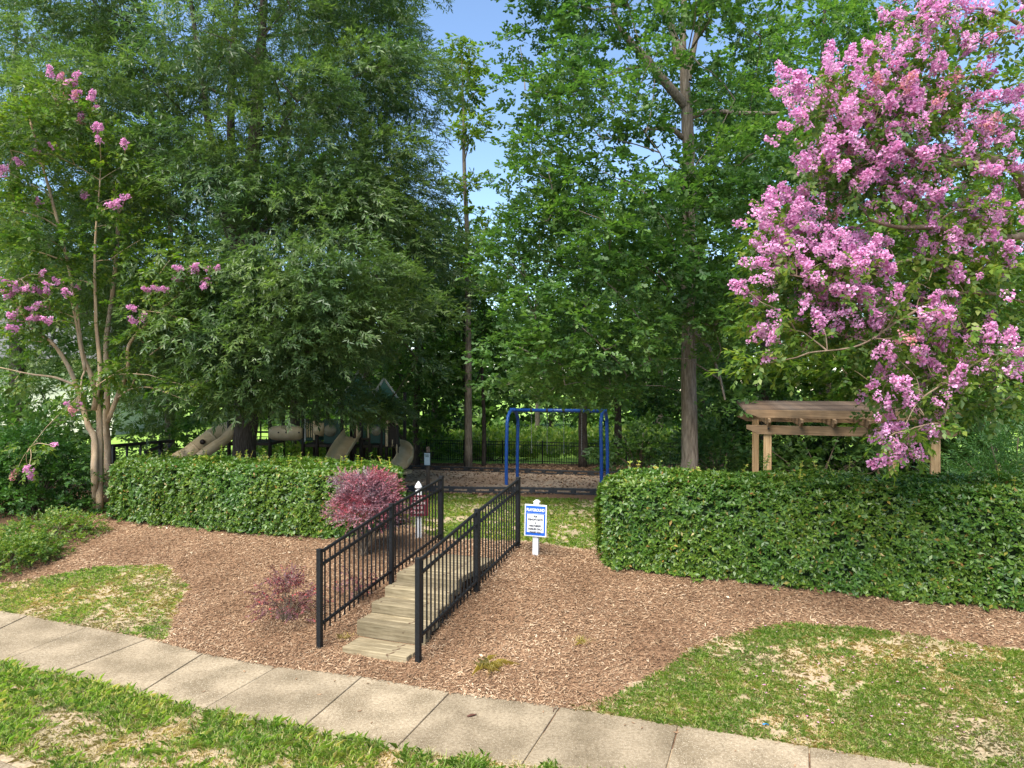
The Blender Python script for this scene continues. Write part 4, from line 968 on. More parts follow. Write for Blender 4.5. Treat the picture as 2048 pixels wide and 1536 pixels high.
# undergrowth shrubs by the back fence and behind the pergola
def shrub(name, label, c, rx, rz, T, leafm, dens, seed, npad=14, pr=.4, z_off=.1, cat='shrub', group=None, scale=1.0, stems=6, twig='twig', droop=.1, flat=.6, ry=None):
    r = np.random.default_rng(seed); c = np.array(c, float); ry = ry or rx; pads = []
    for k in range(npad * 6):
        if len(pads) >= npad: break
        u = unit(r.normal(0, 1, 3)); u[2] = abs(u[2]); q = r.uniform(.35, 1) ** .6
        p = c + [u[0] * rx * q, u[1] * ry * q, z_off + rz * u[2] * q]; s_ = pr * r.uniform(.7, 1.25)
        if any(np.linalg.norm(p - o[:3]) < .6 * s_ for o in pads): continue
        pads.append(np.array([*p, s_, s_ * flat]))
    root = empty(name, c, label, cat, group)
    mb = MB()
    for p in pads:
        q0 = c + [r.normal(0, .06 * rx), r.normal(0, .06 * rx), -.05]; mid = (q0 + p[:3]) / 2 + [0, 0, .1 * rz]
        mb.tube(smooth_path([q0, mid, p[:3]], 4), np.linspace(.016, .006, 9) * max(.5, min(1.6, rx)), 5, False)
    mb.build('stems', M[twig], root, True)
    pos, R, s = pad_sprays(pads, c, dens, r, droop, .5); V, F = scatter(T, pos, R, s * scale, r)
    mobj('foliage', V, F, M[leafm], root); return root
shrub('undergrowth_shrub', 'leafy undergrowth against the fence right of the curved slide', on(850, 33), 1.6, 1.4, T_WOOD, 'wood1', 40, 81, 14, .7)
shrub('undergrowth_shrub', 'leafy undergrowth against the fence left of the swing legs', on(985, 33.5), 1.5, .9, T_WOOD, 'pale', 30, 82, 10, .6)
shrub('undergrowth_shrub', 'dark leafy sapling in the shade right of the swing', on(1275, 27), 1.4, 2.2, T_WOOD, 'wood2', 46, 83, 18, .7)
shrub('undergrowth_shrub', 'dark leafy sapling behind the hedge left of the pergola', on(1440, 22), 1.3, 1.9, T_WOOD, 'wood2', 46, 84, 16, .65)
shrub('undergrowth_shrub', 'brushy dark shrub under the pergola slats', on(1640, 20), 2.0, 1.6, T_WOOD, 'wood2', 46, 85, 18, .7)
shrub('undergrowth_shrub', 'bushy shrub behind the ramp railing end', on(330, 27), 1.7, 2.0, T_WOOD, 'wood1', 40, 86, 16, .7)
shrub('undergrowth_shrub', 'yellowish shrub behind the tan tube slide', on(400, 29), 1.8, 2.0, T_WOOD, 'pale', 34, 87, 14, .7)
shrub('undergrowth_shrub', 'dark shrub far left behind the crepe myrtle', on(90, 22), 2.6, 2.6, T_WOOD, 'wood2', 44, 88, 22, .8)
shrub('undergrowth_shrub', 'tall dark shrub at the far left edge hiding the house wall', on(30, 20.5), 2.4, 3.0, T_WOOD, 'wood2', 46, 99, 24, .8)
shrub('undergrowth_shrub', 'dense dark thicket seen under the left end of the pergola', on(1570, 25.5), 2.3, 2.4, T_WOOD, 'wood2', 50, 101, 26, .8)
shrub('undergrowth_shrub', 'dense dark thicket seen under the middle of the pergola', on(1690, 24), 2.2, 2.2, T_WOOD, 'wood2', 50, 102, 26, .8)
shrub('undergrowth_shrub', 'dense dark thicket seen under the right end of the pergola', on(1840, 22.5), 2.0, 2.2, T_WOOD, 'wood2', 50, 103, 24, .8)
shrub('undergrowth_shrub', 'dark sapling between the grey-brown oak trunk and the pergola', on(1465, 27), 1.8, 2.6, T_WOOD, 'wood2', 50, 104, 22, .8)
shrub('feathery_shrub', 'soft feathery green shrub right of the pergola behind the hedge', on(2010, 15.5), 1.75, 1.75, T_FEATHER, 'feather', 120, 89, 36, .55, flat=.35, scale=1.5)
shrub('rounded_shrub', 'dense layered green shrub left of the crepe myrtle trunks', on(70, 16.0), 1.45, 1.75, T_SHRUB, 'shrub', 260, 90, 40, .5, flat=.38)
shrub('rounded_shrub', 'dense green shrub cut off by the left picture edge', on(-95, 15.4), 1.3, 1.6, T_SHRUB, 'shrub', 240, 91, 26, .5, flat=.38)
shrub('ground_cover', 'low yellow-green ground cover spreading below the layered shrub', on(105, 13.6), .85, .32, T_COVER, 'cover', 420, 92, 22, .3, .05, cat='ground cover')
shrub('ground_cover', 'low yellow-green ground cover at the left picture edge', on(15, 12.4), .8, .36, T_COVER, 'cover', 420, 93, 22, .3, .05, cat='ground cover')

# ---- purple shrubs
shrub('purple_shrub', 'large red-purple shrub against the end of the left hedge', on(728, 11.5), .54, .72, T_FINE, 'purple', 1500, 94, 42, .20, .62, scale=.85, group='purple-leaved shrubs', twig='twig', flat=.7)
shrub('purple_shrub', 'sparse plum-coloured shrub left of the first railing post', on(572, 9.65), .36, .48, T_FINE, 'purple2', 420, 95, 24, .15, .16, group='purple-leaved shrubs', flat=.7)
shrub('purple_shrub', 'small plum-coloured shrub growing through the left railing', on(713, 10.05), .15, .42, T_FINE, 'purple2', 520, 96, 10, .11, .10, group='purple-leaved shrubs', flat=.8)

# ------------------------------------------------------------------ hedges
def hedge(label, F0, F1, depth0, depth1, zt0, zt1, seed, dens, scale, shoots, tl=.0):
    """front foot line F0-F1, going back depth; top height varies"""
    r = np.random.default_rng(seed); F0 = np.array(F0, float); F1 = np.array(F1, float)
    L_ = np.linalg.norm(F1 - F0); t = (F1 - F0) / L_; nb = np.array([-t[1], t[0]])
    if nb[1] < 0: nb = -nb
    root = empty('hedge', (*((F0 + F1) / 2 + nb * .6), float(zg(*((F0 + F1) / 2)))), label, 'hedge', 'clipped hedges')
    def surf(a, b, inset=0.0):
        """a along 0..1, b wraps front foot (0) - front top (1) - back top (2) - back foot (3); returns position and normal"""
        dep = depth0 + (depth1 - depth0) * a; top = zt0 + (zt1 - zt0) * a
        base = F0 + np.outer(a, F1 - F0); zf = zg(base[:, 0], base[:, 1]) + .04
        rad = .26
        # rounded section: superellipse in (depth, height)
        ang = (b / 3.0) * math.pi
        cxn, szn = -np.cos(ang), np.sin(ang); n_ = 7.0
        k = (np.abs(cxn) ** n_ + np.abs(szn) ** n_) ** (-1 / n_)
        xx = cxn * k; zz = szn * k
        bulge = (vnoise(a * L_, b * 1.2, .6, seed) - .5) * .15 + (vnoise(a * L_, b * 1.2, .2, seed + 1) - .5) * .08 - inset
        half = dep / 2
        h = top - zf
        endr = 1 - np.clip(1 - np.minimum(a, 1 - a) * L_ / .35, 0, 1) ** 2.5 * .55
        dd = half + xx * (half + bulge) * endr; zz_ = zf + zz * (h + bulge) * (1 - (1 - endr) * .25)
        p = base + dd[:, None] * nb
        nn = np.stack([np.sign(xx) * np.abs(xx) ** 4, np.abs(zz) ** 4], -1); nn = unit(nn)
        nrm = np.c_[nn[:, :1] * nb, nn[:, 1]]
        e = np.clip(1 - a * L_ / .35, 0, 1) - np.clip(1 - (1 - a) * L_ / .35, 0, 1)
        nrm[:, :2] -= e[:, None] * t * .9
        return np.c_[p, zz_], unit(nrm)
    # core
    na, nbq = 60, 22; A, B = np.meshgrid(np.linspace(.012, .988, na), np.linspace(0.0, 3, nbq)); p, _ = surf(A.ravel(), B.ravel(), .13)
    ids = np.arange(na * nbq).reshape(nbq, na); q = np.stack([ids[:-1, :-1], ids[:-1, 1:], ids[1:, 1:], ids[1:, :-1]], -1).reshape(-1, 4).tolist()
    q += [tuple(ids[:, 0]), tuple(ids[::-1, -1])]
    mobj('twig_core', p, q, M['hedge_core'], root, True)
    dep = (depth0 + depth1) / 2; n = int(L_ * (1.35 * 1.25 + dep) * dens); n_front = int(n * .62)
    a = r.random(n + n // 5); b = np.r_[r.uniform(.0, 1.05, n_front), r.uniform(.85, 2.2, n - n_front), r.uniform(2.0, 3, n // 5)]
    # ends
    ne = int(1.35 * dep * dens); a2 = np.r_[r.uniform(0, .035, ne), r.uniform(.965, 1, ne // 3)]; b2 = r.uniform(0, 3, len(a2)); a = np.r_[a, a2]; b = np.r_[b, b2]
    p, nr = surf(a, b, 0); p = p - nr * (r.random(len(p)) ** 1.5 * .13)[:, None]
    # end caps: fill the flat of the end
    m = ne; v = r.random(m); w = r.random(m); e0, _ = surf(np.full(m, .004), v * 3, .0); cmid = np.r_[F0 + nb * depth0 / 2, (zt0 + zg(*F0)) / 2]
    e = e0 + (cmid - e0) * (w ** 1.2 * .85)[:, None]; e[:, :2] -= t * r.uniform(.0, .12, m)[:, None]; ncap = np.tile(np.r_[-t, .2], (m, 1))
    p = np.r_[p, e]; nr = np.r_[nr, ncap]
    up = unit(nr + r.normal(0, .30, nr.shape) + [0, 0, .45]); dirs = unit(np.cross(up, r.normal(0, 1, up.shape)))
    Rm = frames(dirs, up)
    ns_ = int(L_ * 9); fa = r.random(ns_); fb_ = F0 + np.outer(fa, F1 - F0) - nb * r.uniform(-.02, .14, ns_)[:, None] * (r.random(ns_) < .6)[:, None]      # stray sprigs along the foot
    fp_ = np.c_[fb_, zg(fb_[:, 0], fb_[:, 1]) + r.uniform(.02, .14, ns_)]; fu = unit(np.c_[np.tile(-nb * .5, (ns_, 1)), np.ones(ns_)] + r.normal(0, .35, (ns_, 3)))
    p = np.r_[p, fp_]; Rm = np.concatenate([Rm, frames(unit(np.cross(fu, r.normal(0, 1, fu.shape))), fu)])
    V, F = scatter(T_HEDGE, p, Rm, r.uniform(.6, 1.3, len(p)) * scale, r); mobj('foliage', V, F, M['hedge'], root)
    # young shoots, each its own piece
    for k in range(shoots):
        a_ = r.random(1); b_ = r.uniform(1.15, 2.0, 1); q, _ = surf(a_, b_, .02); q = q[0]
        h = r.uniform(.05, .20) * (1.7 if r.random() < .2 else 1)
        rr_ = np.random.default_rng(seed * 100 + k)
        nl = max(3, int(h / .045)); pos = q + np.outer(np.linspace(.25, 1, nl), [rr_.normal(0, .055), rr_.normal(0, .055), h])
        up = unit(np.c_[rr_.normal(0, .35, (nl, 2)), np.ones(nl)]); d_ = unit(np.cross(up, rr_.normal(0, 1, up.shape)))
        Rm = frames(d_, up); V, F = scatter([(T_HEDGE[0][0][:16], T_HEDGE[0][1][:4])], pos, Rm, rr_.uniform(.45, 1.0, nl) * scale * .8, rr_)
        mb = MB(); sv, sf = tube([q - [0, 0, .03], pos[-1]], .004, 4, False); nV = len(V)
        mobj('shoot', np.r_[V, sv], [tuple(f) for f in F] + [tuple(i + nV for i in f) for f in sf], M['shoot'] if rr_.random() < .6 else M['hedge'], root)
    return root
hedge('long clipped green hedge on the right in front of the pergola', (1.28, 10.95), (8.6, 7.95), 1.7, 2.6, 1.72, 1.90, 5, 470, 1.0, 48)
hedge('clipped green hedge on the left in front of the play structure', (-2.78, 12.25), (-8.65, 14.9), 2.0, 1.9, 1.62, 1.60, 6, 440, 1.0, 84)

# ------------------------------------------------------------------ crepe myrtles
def blossom_mesh(seed, n=130, old=False):
    r = np.random.default_rng(seed); V = []; F = []
    for k in range(n):
        t = r.random() ** 1.15; a = r.random() * 2 * math.pi; rad = .095 * (1 - .55 * t) * (.8 + .35 * math.sin(a * 3 + seed + t * 5)) * (.6 + .4 * r.random())
        c = np.array([.02 + .20 * t, rad * math.cos(a), rad * math.sin(a)])
        out = unit(np.array([[.3, math.cos(a), math.sin(a)]]) + r.normal(0, .5, (1, 3)))[0]; s = r.uniform(.010, .018)
        x = unit(np.cross(out, r.normal(0, 1, 3))); y = np.cross(out, x)
        b = len(V); m = 6                                        # crinkled six-petal floret
        V.append(c - out * .012)
        for j in range(m):
            an = j * 2 * math.pi / m; V.append(c + (x * math.cos(an) + y * math.sin(an)) * s * r.uniform(.75, 1.2) + out * r.normal(0, .35) * s)
        F += [(b, b + 1 + j, b + 1 + (j + 1) % m) for j in range(m)]
    return raw_mesh('blossom', np.array(V), np.array(F), M['blossom_old'] if old else M['blossom'])
BLOSSOMS = [blossom_mesh(k) for k in range(7)]; BLOSSOMS_OLD = [blossom_mesh(20 + k, 70, True) for k in range(2)]

def small_blossom(seed, n=44):
    r = np.random.default_rng(seed); V = []; F = []
    for k in range(n):
        t = r.random(); a = r.random() * 6.28; rad = .075 * (1 - .5 * t) * (.5 + .5 * r.random()); c = np.array([.02 + .16 * t, rad * math.cos(a), rad * math.sin(a)])
        out = unit(np.array([.3, math.cos(a), math.sin(a)]) + r.normal(0, .5, 3)); s = r.uniform(.012, .019); x = unit(np.cross(out, r.normal(0, 1, 3))); y = np.cross(out, x); b = len(V)
        V.append(c - out * .01)
        for j in range(4): an = j * 1.571 + r.normal(0, .2); V.append(c + (x * math.cos(an) + y * math.sin(an)) * s + out * r.normal(0, .35) * s)
        F += [(b, b + 1 + j, b + 1 + (j + 1) % 4) for j in range(4)]
    return np.array(V), np.array(F)
T_BLOOM = [small_blossom(50 + k) for k in range(5)]
def crepe(name, label, base, stems, blobs, leafpads, frac, seed, dsize, leaf_dens, blossom_size, leaf_scale, dref, dspread, bark='bark_crepe', extra=0):
    r = np.random.default_rng(seed); root = empty(name, base, label, 'tree', 'pink crepe myrtles')
    mb = MB(); nodes_p = []; nodes_r = []
    for pts, r0, r1 in stems:
        q = smooth_path(pts, 6); rad = np.linspace(r0, r1, len(q)); v, f = tube(q, rad, 10, True)
        v = v + (r.random(v.shape) - .5) * r0 * .16
        mb.add(v, f); nodes_p += list(q); nodes_r += list(rad)
    # blossom ends
    ends = []
    for px, py, rx, ry, n in blobs:
        for k in range(max(1, int(round(n * frac)))):
            for _ in range(12):
                x, y = r.normal(px, rx * .72), r.normal(py, ry * .72); d = dref(px, py) + r.uniform(-dspread, dspread)
                p = P(x, y, d)
                if all(np.linalg.norm(p - e) > dsize for e in ends): break
            ends.append(p)
    ends = np.array(ends); hubs = [np.array([*P(px, py, d), s, s * .55]) for px, py, d, s in leafpads]
    sk = skeleton(nodes_p, nodes_r, hubs, r, .010, .6); mb.add(sk.V, sk.F)
    hubp = np.array([h[:3] for h in hubs] + nodes_p)
    # fine twigs to every blossom
    dirs = []
    for e in ends:
        d = np.linalg.norm(hubp - e, axis=1) + np.clip(hubp[:, 2] - e[2], 0, None) * .8; j = int(np.argmin(d)); p0 = hubp[j]
        mid = (p0 + e) / 2 + r.normal(0, .05, 3) + [0, 0, .04]; mb.tube(smooth_path([p0, mid, e], 3), np.linspace(.008, .004, 7), 4, False)
        dirs.append(unit(e - mid + np.array([0, 0, .12]) + r.normal(0, .08, 3)))
    mb.build('trunk', M[bark], root, True)
    ctr = np.mean(hubp, axis=0); pos, R, s = pad_sprays(hubs, ctr, leaf_dens, r, .25, .5)
    # leaves behind each blossom
    ex = np.repeat(ends, 4, axis=0) - np.repeat(np.array(dirs), 4, axis=0) * r.uniform(.04, .3, (len(ends) * 4, 1)) + r.normal(0, .08, (len(ends) * 4, 3)) - [0, 0, .04]
    dl = unit(np.repeat(np.array(dirs), 4, axis=0) * .4 + r.normal(0, .6, ex.shape) - [0, 0, .2]); Rl = frames(dl, r.normal(0, .4, ex.shape) + [0, 0, 1])
    pos = np.r_[pos, ex]; R = np.concatenate([R, Rl]); s = np.r_[s, r.uniform(.7, 1.1, len(ex))]
    V, F = scatter(T_CREPE, pos, R, s * leaf_scale, r); mobj('crown', V, F, M['crepe'], root)
    if extra:                                                     # the many smaller heads past the three hundred largest
        w = np.array([b[4] for b in blobs], float); pick = r.choice(len(blobs), extra, p=w / w.sum()); q = []
        for b in pick:
            px, py, rx, ry, _n = blobs[b]; q.append(P(px + rx * .95 * np.clip(r.normal(), -1.7, 1.7), py + ry * .95 * np.clip(r.normal(), -1.7, 1.7), dref(px, py) + r.uniform(-dspread, dspread) * 1.1))
        q = np.array(q); dq = unit(unit(q - ctr) + r.normal(0, .35, q.shape) + [0, 0, .25]); V, F = scatter(T_BLOOM, q, frames(dq, r.normal(0, 1, q.shape)), r.uniform(.7, 1.15, len(q)), r)
        mobj('small_blossoms', V, F, M['blossom'], root)['kind'] = 'stuff'
    for e, d in zip(ends, dirs):
        old = r.random() < .07; me = (BLOSSOMS_OLD if old else BLOSSOMS)[r.integers(0, 2 if old else 7)]
        y = unit(np.cross([0, 0, 1.0], d)); z = np.cross(d, y); sc = blossom_size * r.uniform(.7, 1.25)
        m4 = Matrix(((d[0], y[0], z[0], e[0]), (d[1], y[1], z[1], e[1]), (d[2], y[2], z[2], e[2]), (0, 0, 0, 1))) @ Matrix.Rotation(r.random() * 6.28, 4, 'X') @ Matrix.Scale(sc, 4)
        place('blossom', me, m4, root)
    return root

# right-hand tree, its trunk just outside the picture
eb = np.array([8.15, 10.6, float(zg(8.15, 10.6))])
def E(px, py, d): return P(px, py, d)
e_st = [([eb - [0, 0, .1], eb + [-.02, 0, 1.2], E(2100, 640, 10.2), E(2075, 470, 9.8), E(2042, 360, 9.5), E(2000, 322, 9.2), E(1930, 325, 9.0), E(1870, 345, 8.8)], .12, .035),
        ([E(2075, 470, 9.8), E(2010, 475, 9.4), E(1940, 480, 9.1), E(1880, 455, 8.9), E(1800, 455, 8.7), E(1740, 440, 8.6)], .06, .018),
        ([E(2100, 560, 10.1), E(2120, 300, 10), E(2090, 120, 9.8), E(2050, 0, 9.6), E(2000, -120, 9.4)], .08, .03),
        ([E(1960, 322, 9.1), E(1900, 240, 8.9), E(1830, 180, 8.7), E(1780, 130, 8.6)], .03, .012),
        ([E(1870, 345, 8.8), E(1800, 290, 8.6), E(1720, 235, 8.5), E(1660, 225, 8.4)], .03, .012),
        ([E(2090, 620, 10.2), E(2000, 590, 9.4), E(1900, 590, 8.9), E(1800, 640, 8.5), E(1720, 690, 8.2), E(1620, 705, 8.0)], .026, .006),
        ([E(1960, 590, 9.2), E(1860, 520, 8.8), E(1760, 535, 8.5), E(1660, 560, 8.3), E(1580, 550, 8.2)], .022, .007),
        ([E(2100, 680, 10.3), E(2000, 700, 9.2), E(1900, 760, 8.6), E(1840, 800, 8.3), E(1810, 850, 8.1)], .018, .005),
        ([E(2060, 60, 9.6), E(1980, 20, 9.2), E(1900, 20, 8.9)], .03, .01)]
e_blobs = [(1660, 210, 60, 45, 22), (1740, 200, 70, 50, 20), (1820, 200, 70, 60, 22), (1900, 120, 80, 70, 18), (1850, 30, 60, 40, 14), (1990, 40, 60, 50, 10), (1760, 120, 50, 30, 8), (1700, 290, 60, 40, 12), (1790, 300, 80, 50, 16), (1880, 260, 60, 50, 12), (1990, 280, 50, 50, 14), (1650, 335, 30, 30, 5), (1720, 350, 40, 30, 8), (1800, 380, 70, 40, 12), (1900, 390, 80, 40, 10), (2000, 420, 50, 40, 8), (1590, 450, 50, 40, 18), (1640, 500, 60, 50, 30), (1700, 530, 50, 40, 20), (1560, 500, 40, 40, 12), (1540, 550, 30, 30, 4), (1500, 600, 15, 20, 3), (1540, 670, 15, 25, 4), (1620, 620, 60, 40, 9), (1700, 630, 50, 40, 7), (1760, 590, 30, 30, 5), (1870, 480, 80, 40, 8), (1980, 500, 50, 50, 7), (1820, 640, 60, 30, 9), (1930, 620, 60, 40, 10), (1900, 690, 70, 40, 9), (2000, 690, 40, 40, 7), (1790, 730, 25, 40, 6), (1830, 790, 60, 25, 8), (1880, 770, 40, 20, 4), (1800, 880, 20, 30, 7), (1775, 850, 15, 15, 2), (1860, 845, 12, 10, 2), (1960, 740, 60, 20, 5)]
rp = np.random.default_rng(77)
e_pads = [(px + rp.normal(0, 18), py + 26 + rp.normal(0, 16), 9.1 + rp.uniform(-.6, .8), rp.uniform(.26, .42)) for px, py, rx, ry, n in e_blobs if py < 820 for _ in range(2)]
e_pads += [(1815, 862, 8.1, .10), (1780, 872, 8.1, .10), (1850, 850, 8.2, .10), (1885, 850, 8.3, .10), (1950, 560, 9.4, .5), (2030, 600, 9.6, .5), (1900, 540, 9.3, .45), (1820, 560, 9.1, .42), (1960, 660, 9.4, .45), (2030, 200, 9.8, .5), (1560, 620, 8.5, .3), (1590, 660, 8.6, .3), (1680, 670, 8.6, .3), (2040, 780, 9.4, .4), (1990, 820, 9.4, .35)]
crepe('crepe_myrtle', 'crepe myrtle heavy with pink blossom hanging over the pergola from the right edge', eb, e_st, e_blobs, e_pads, .745, 201, .12, 150, 1.08, 1.0, lambda x, y: 8.6 + max(0, (x - 1700)) / 700, .65, 'bark_crepe_dark', 620)

# left-hand tree
db = gp(196, 1020)
def D(px, py, d=15.6): return P(px, py, d)
d_st = [([db - [0, 0, .1], D(189, 960), D(189, 880, 15.6), D(176, 850), D(160, 795), D(140, 740, 15.4), D(108, 690, 15.2), D(66, 655, 15.0), D(40, 620, 14.8)], .082, .022),
        ([D(199, 1020, 15.75), D(199, 900, 15.75), D(198, 830, 15.9), D(185, 760, 15.8), D(163, 700, 15.7), D(150, 600, 15.6), D(125, 480, 15.4), D(85, 330, 15), D(60, 240, 14.6)], .075, .018),
        ([D(216, 1002, 16.5), D(215, 900, 16.4), D(212, 835, 16.2), D(216, 760, 16.2), D(212, 690, 16.2), D(228, 560, 16.1), D(236, 430, 16), D(215, 330, 15.7), D(170, 230, 15.3), D(125, 160, 15)], .085, .014),
        ([D(214, 845, 16.2), D(232, 800, 16.2), D(255, 740, 16), D(258, 690, 15.9), D(300, 640, 15.6), D(345, 600, 15.2), D(400, 560, 15)], .06, .010),
        ([D(236, 795, 16.1), D(262, 778, 16), D(300, 775, 15.7), D(345, 790, 15.4), D(372, 800, 15.2)], .022, .007),
        ([D(150, 770, 15.5), D(110, 755, 15.4), D(60, 748, 15.2), D(0, 735, 15)], .03, .01),
        ([D(188, 820), D(200, 740, 15.5), D(192, 640, 15.4), D(190, 500, 15.2), D(200, 360, 15)], .06, .012),
        ([D(170, 740, 15.5), D(155, 660, 15.3), D(140, 590, 15)], .04, .012),
        ([D(262, 775, 16), D(290, 720, 15.7), D(360, 670, 15.3), D(420, 650, 15)], .02, .006)]
d_blobs = [(55, 605, 50, 30, 17), (110, 570, 40, 20, 8), (25, 590, 22, 30, 5), (125, 165, 22, 12, 5), (150, 198, 18, 12, 4), (135, 208, 10, 8, 1), (160, 240, 14, 8, 2), (182, 230, 6, 6, 1), (112, 300, 10, 8, 2), (85, 308, 8, 8, 1), (5, 345, 8, 8, 2), (22, 332, 8, 6, 1), (52, 333, 8, 6, 1), (195, 265, 8, 8, 2), (200, 285, 6, 6, 1), (82, 408, 8, 6, 1), (230, 412, 12, 8, 3), (172, 390, 5, 5, 1), (245, 290, 6, 5, 1), (375, 560, 34, 20, 8), (412, 545, 20, 18, 4), (312, 583, 10, 6, 2), (278, 625, 8, 6, 1), (280, 645, 10, 4, 2), (137, 805, 8, 12, 2), (160, 808, 8, 6, 1), (45, 665, 6, 5, 1), (65, 940, 22, 9, 3), (95, 886, 8, 5, 1)]
d_pads = [(100, 480, 15, .7), (60, 500, 15, .6), (250, 400, 15.6, .65), (60, 250, 14.6, .7), (150, 330, 15, .6), (220, 520, 15.4, .65), (340, 520, 15.2, .55), (400, 545, 15, .4), (380, 775, 15, .42), (420, 760, 15, .35), (345, 765, 15.2, .38), (250, 735, 15.2, .45), (225, 750, 15, .35), (60, 680, 15, .5), (30, 420, 14.8, .6), (290, 600, 15.3, .5), (110, 200, 14.8, .5), (170, 250, 15, .5), (200, 310, 15.2, .5), (230, 450, 15.5, .55), (150, 560, 15.2, .5), (20, 300, 14.6, .5), (100, 620, 14.9, .35), (40, 560, 14.7, .45), (90, 380, 15, .55), (310, 560, 15.2, .45), (280, 480, 15.4, .5), (370, 640, 15, .4), (430, 645, 15, .35), (160, 790, 15.3, .35), (195, 770, 15.2, .35), (30, 760, 15, .45), (60, 895, 14.8, .3), (280, 680, 15.3, .4), (250, 330, 15.4, .5)]
crepe('crepe_myrtle', 'multi-stemmed crepe myrtle with smooth tan trunks left of the left hedge', db, d_st, d_blobs, d_pads, .95, 202, .12, 165, 1.0, 1.15, lambda x, y: 14.7, .35)

# ------------------------------------------------------------------ grass, straw and mulch
def on_ground(n, x0, x1, y0, y1, r):
    x = r.uniform(x0, x1, n); y = r.uniform(y0, y1, n); return x, y
def in_view(x, y, pad=60):
    z = zg(x, y); p = to_px(np.stack([x, y, z], -1)); return (p[:, 0] > -pad) & (p[:, 0] < 2048 + pad) & (p[:, 1] < 1536 + pad * 2)
def blades(nb, r, h, w, spread, lean):
    V = []; F = []
    for k in range(nb):
        a = r.random() * 6.28; b = np.array([r.normal(0, spread), r.normal(0, spread), -.01]); d = np.array([math.cos(a), math.sin(a), 0]); sd_ = np.array([-d[1], d[0], 0])
        L_ = h * r.uniform(.55, 1.25); le = lean * r.uniform(.3, 1.4); ww = w * r.uniform(.7, 1.2)
        m = b + d * le * L_ * .35 + [0, 0, L_ * .62]; t = b + d * le * L_ + [0, 0, L_ * (1 - .35 * le)]
        i = len(V); V += [b - sd_ * ww / 2, b + sd_ * ww / 2, m + sd_ * ww * .4, t, m - sd_ * ww * .4]; F.append((i, i + 1, i + 2, i + 3, i + 4))
    return np.array(V), np.array(F)
rg = np.random.default_rng(300)
TG = [blades(9, rg, .075, .006, .022, .9) for _ in range(6)]; TGL = [blades(11, rg, .12, .0065, .028, .9) for _ in range(5)]
TS = [blades(7, rg, .06, .005, .03, 1.6) for _ in range(5)]
def yaw_frames(n, r):
    a = r.random(n) * 6.28; c, s = np.cos(a), np.sin(a); R = np.zeros((n, 3, 3)); R[:, 0, 0] = c; R[:, 0, 1] = -s; R[:, 1, 0] = s; R[:, 1, 1] = c; R[:, 2, 2] = 1
    R[:, 0, 2] = r.normal(0, .15, n); R[:, 1, 2] = r.normal(0, .15, n); return R
def grassy(name, mask, x0, x1, y0, y1, n, T, mat, thr, seed, scale=1.0, ns=.55):
    r = np.random.default_rng(seed); x, y = on_ground(n, x0, x1, y0, y1, r); k = mask(x, y) & in_view(x, y); x, y = x[k], y[k]
    dn = .6 * vnoise(x, y, ns, seed) + .4 * vnoise(x, y, ns * .35, seed + 5); k = dn + r.normal(0, .11, len(x)) > thr; x, y, dn = x[k], y[k], dn[k]
    pos = np.stack([x, y, zg(x, y)], -1); s = scale * r.uniform(.6, 1.15, len(x)) * (.7 + .7 * np.clip(dn - thr, 0, .5))
    V, F = scatter(T, pos, yaw_frames(len(x), r), s, r); o = mobj(name, V, F, M[mat]); return tag(o, kind='stuff')
verge = lambda x, y: (y < walk_low(x) + .03) & (y > np.interp(x, KERB[:, 0], KERB[:, 1]) + .05)
gr = lambda x, y: in_poly(x, y, POLY_GR) & (y > walk_edge(x) + .0); gl = lambda x, y: in_poly(x, y, POLY_GL) & (y > walk_edge(x) + .0)
lawn = lambda x, y: in_poly(x, y, POLY_LAWN)
tag(grassy('verge_grass', verge, -6.6, 1.2, 5.2, 9.0, 16500, TGL, 'grass', .42, 310, 1.0), 'ragged bright green grass strip between sidewalk and kerb', 'grass')
tag(grassy('lawn_grass', gr, .9, 7.5, 5.9, 9.6, 24000, TG, 'grass', .36, 311, .85), 'patchy lawn with dry spots below the right hedge', 'grass')
tag(grassy('lawn_grass', gl, -9, -3.5, 8.6, 12.2, 15000, TG, 'grass', .40, 312, .8), 'thin grass patch by the sidewalk at the left', 'grass')
tag(grassy('lawn_grass', lawn, -4.5, 4.5, 10.8, 20.4, 17000, TG, 'grass', .32, 313, 1.15, .9), 'patchy lawn between the steps and the playground edging', 'grass')
allg = lambda x, y: verge(x, y) | gr(x, y) | gl(x, y)
tag(grassy('dry_grass', allg, -9, 7.5, 5.2, 12.2, 42000, TS, 'straw', .12, 314, .85), 'dry straw-coloured thatch between the green tufts', 'dry grass')

# mulch shreds
r = np.random.default_rng(400)
def shred(r):
    L_ = r.uniform(.014, .046); w = r.uniform(.005, .010); b = r.normal(0, .012)
    return np.array([(-L_ / 2, -w / 2, 0), (L_ / 2, -w / 2 + b, 0), (L_ / 2, w / 2 + b, .002), (-L_ / 2, w / 2, .002)]), np.array([(0, 1, 2, 3)])
TCH = [shred(r) for _ in range(14)]
n = 430000; y = walk_edge(0) + 0 * np.zeros(1)
x = r.uniform(-9.5, 7.2, n); y = r.uniform(6.1, 15.5, n)
keep = r.random(n) < np.clip(1.25 - (y - 7) * .09, .25, 1); x, y = x[keep], y[keep]
xx = x + (vnoise(x, y, .16, 1) - .5) * .22 + r.normal(0, .05, len(x)); yy = y + (vnoise(x, y, .16, 2) - .5) * .22 + r.normal(0, .05, len(x))
k = (classify(xx, yy) == 1) & (y > walk_edge(x) - .035 - .05 * (r.random(len(x)) < .06)) & in_view(x, y)
inst = np.stack([x - A0[0], y - A0[1]], -1); uu = inst @ U; vv = inst @ W
k &= ~((uu > .0) & (uu < 2.42) & (vv > VL + .05) & (vv < VR - .02))
x, y = x[k], y[k]; m = len(x)
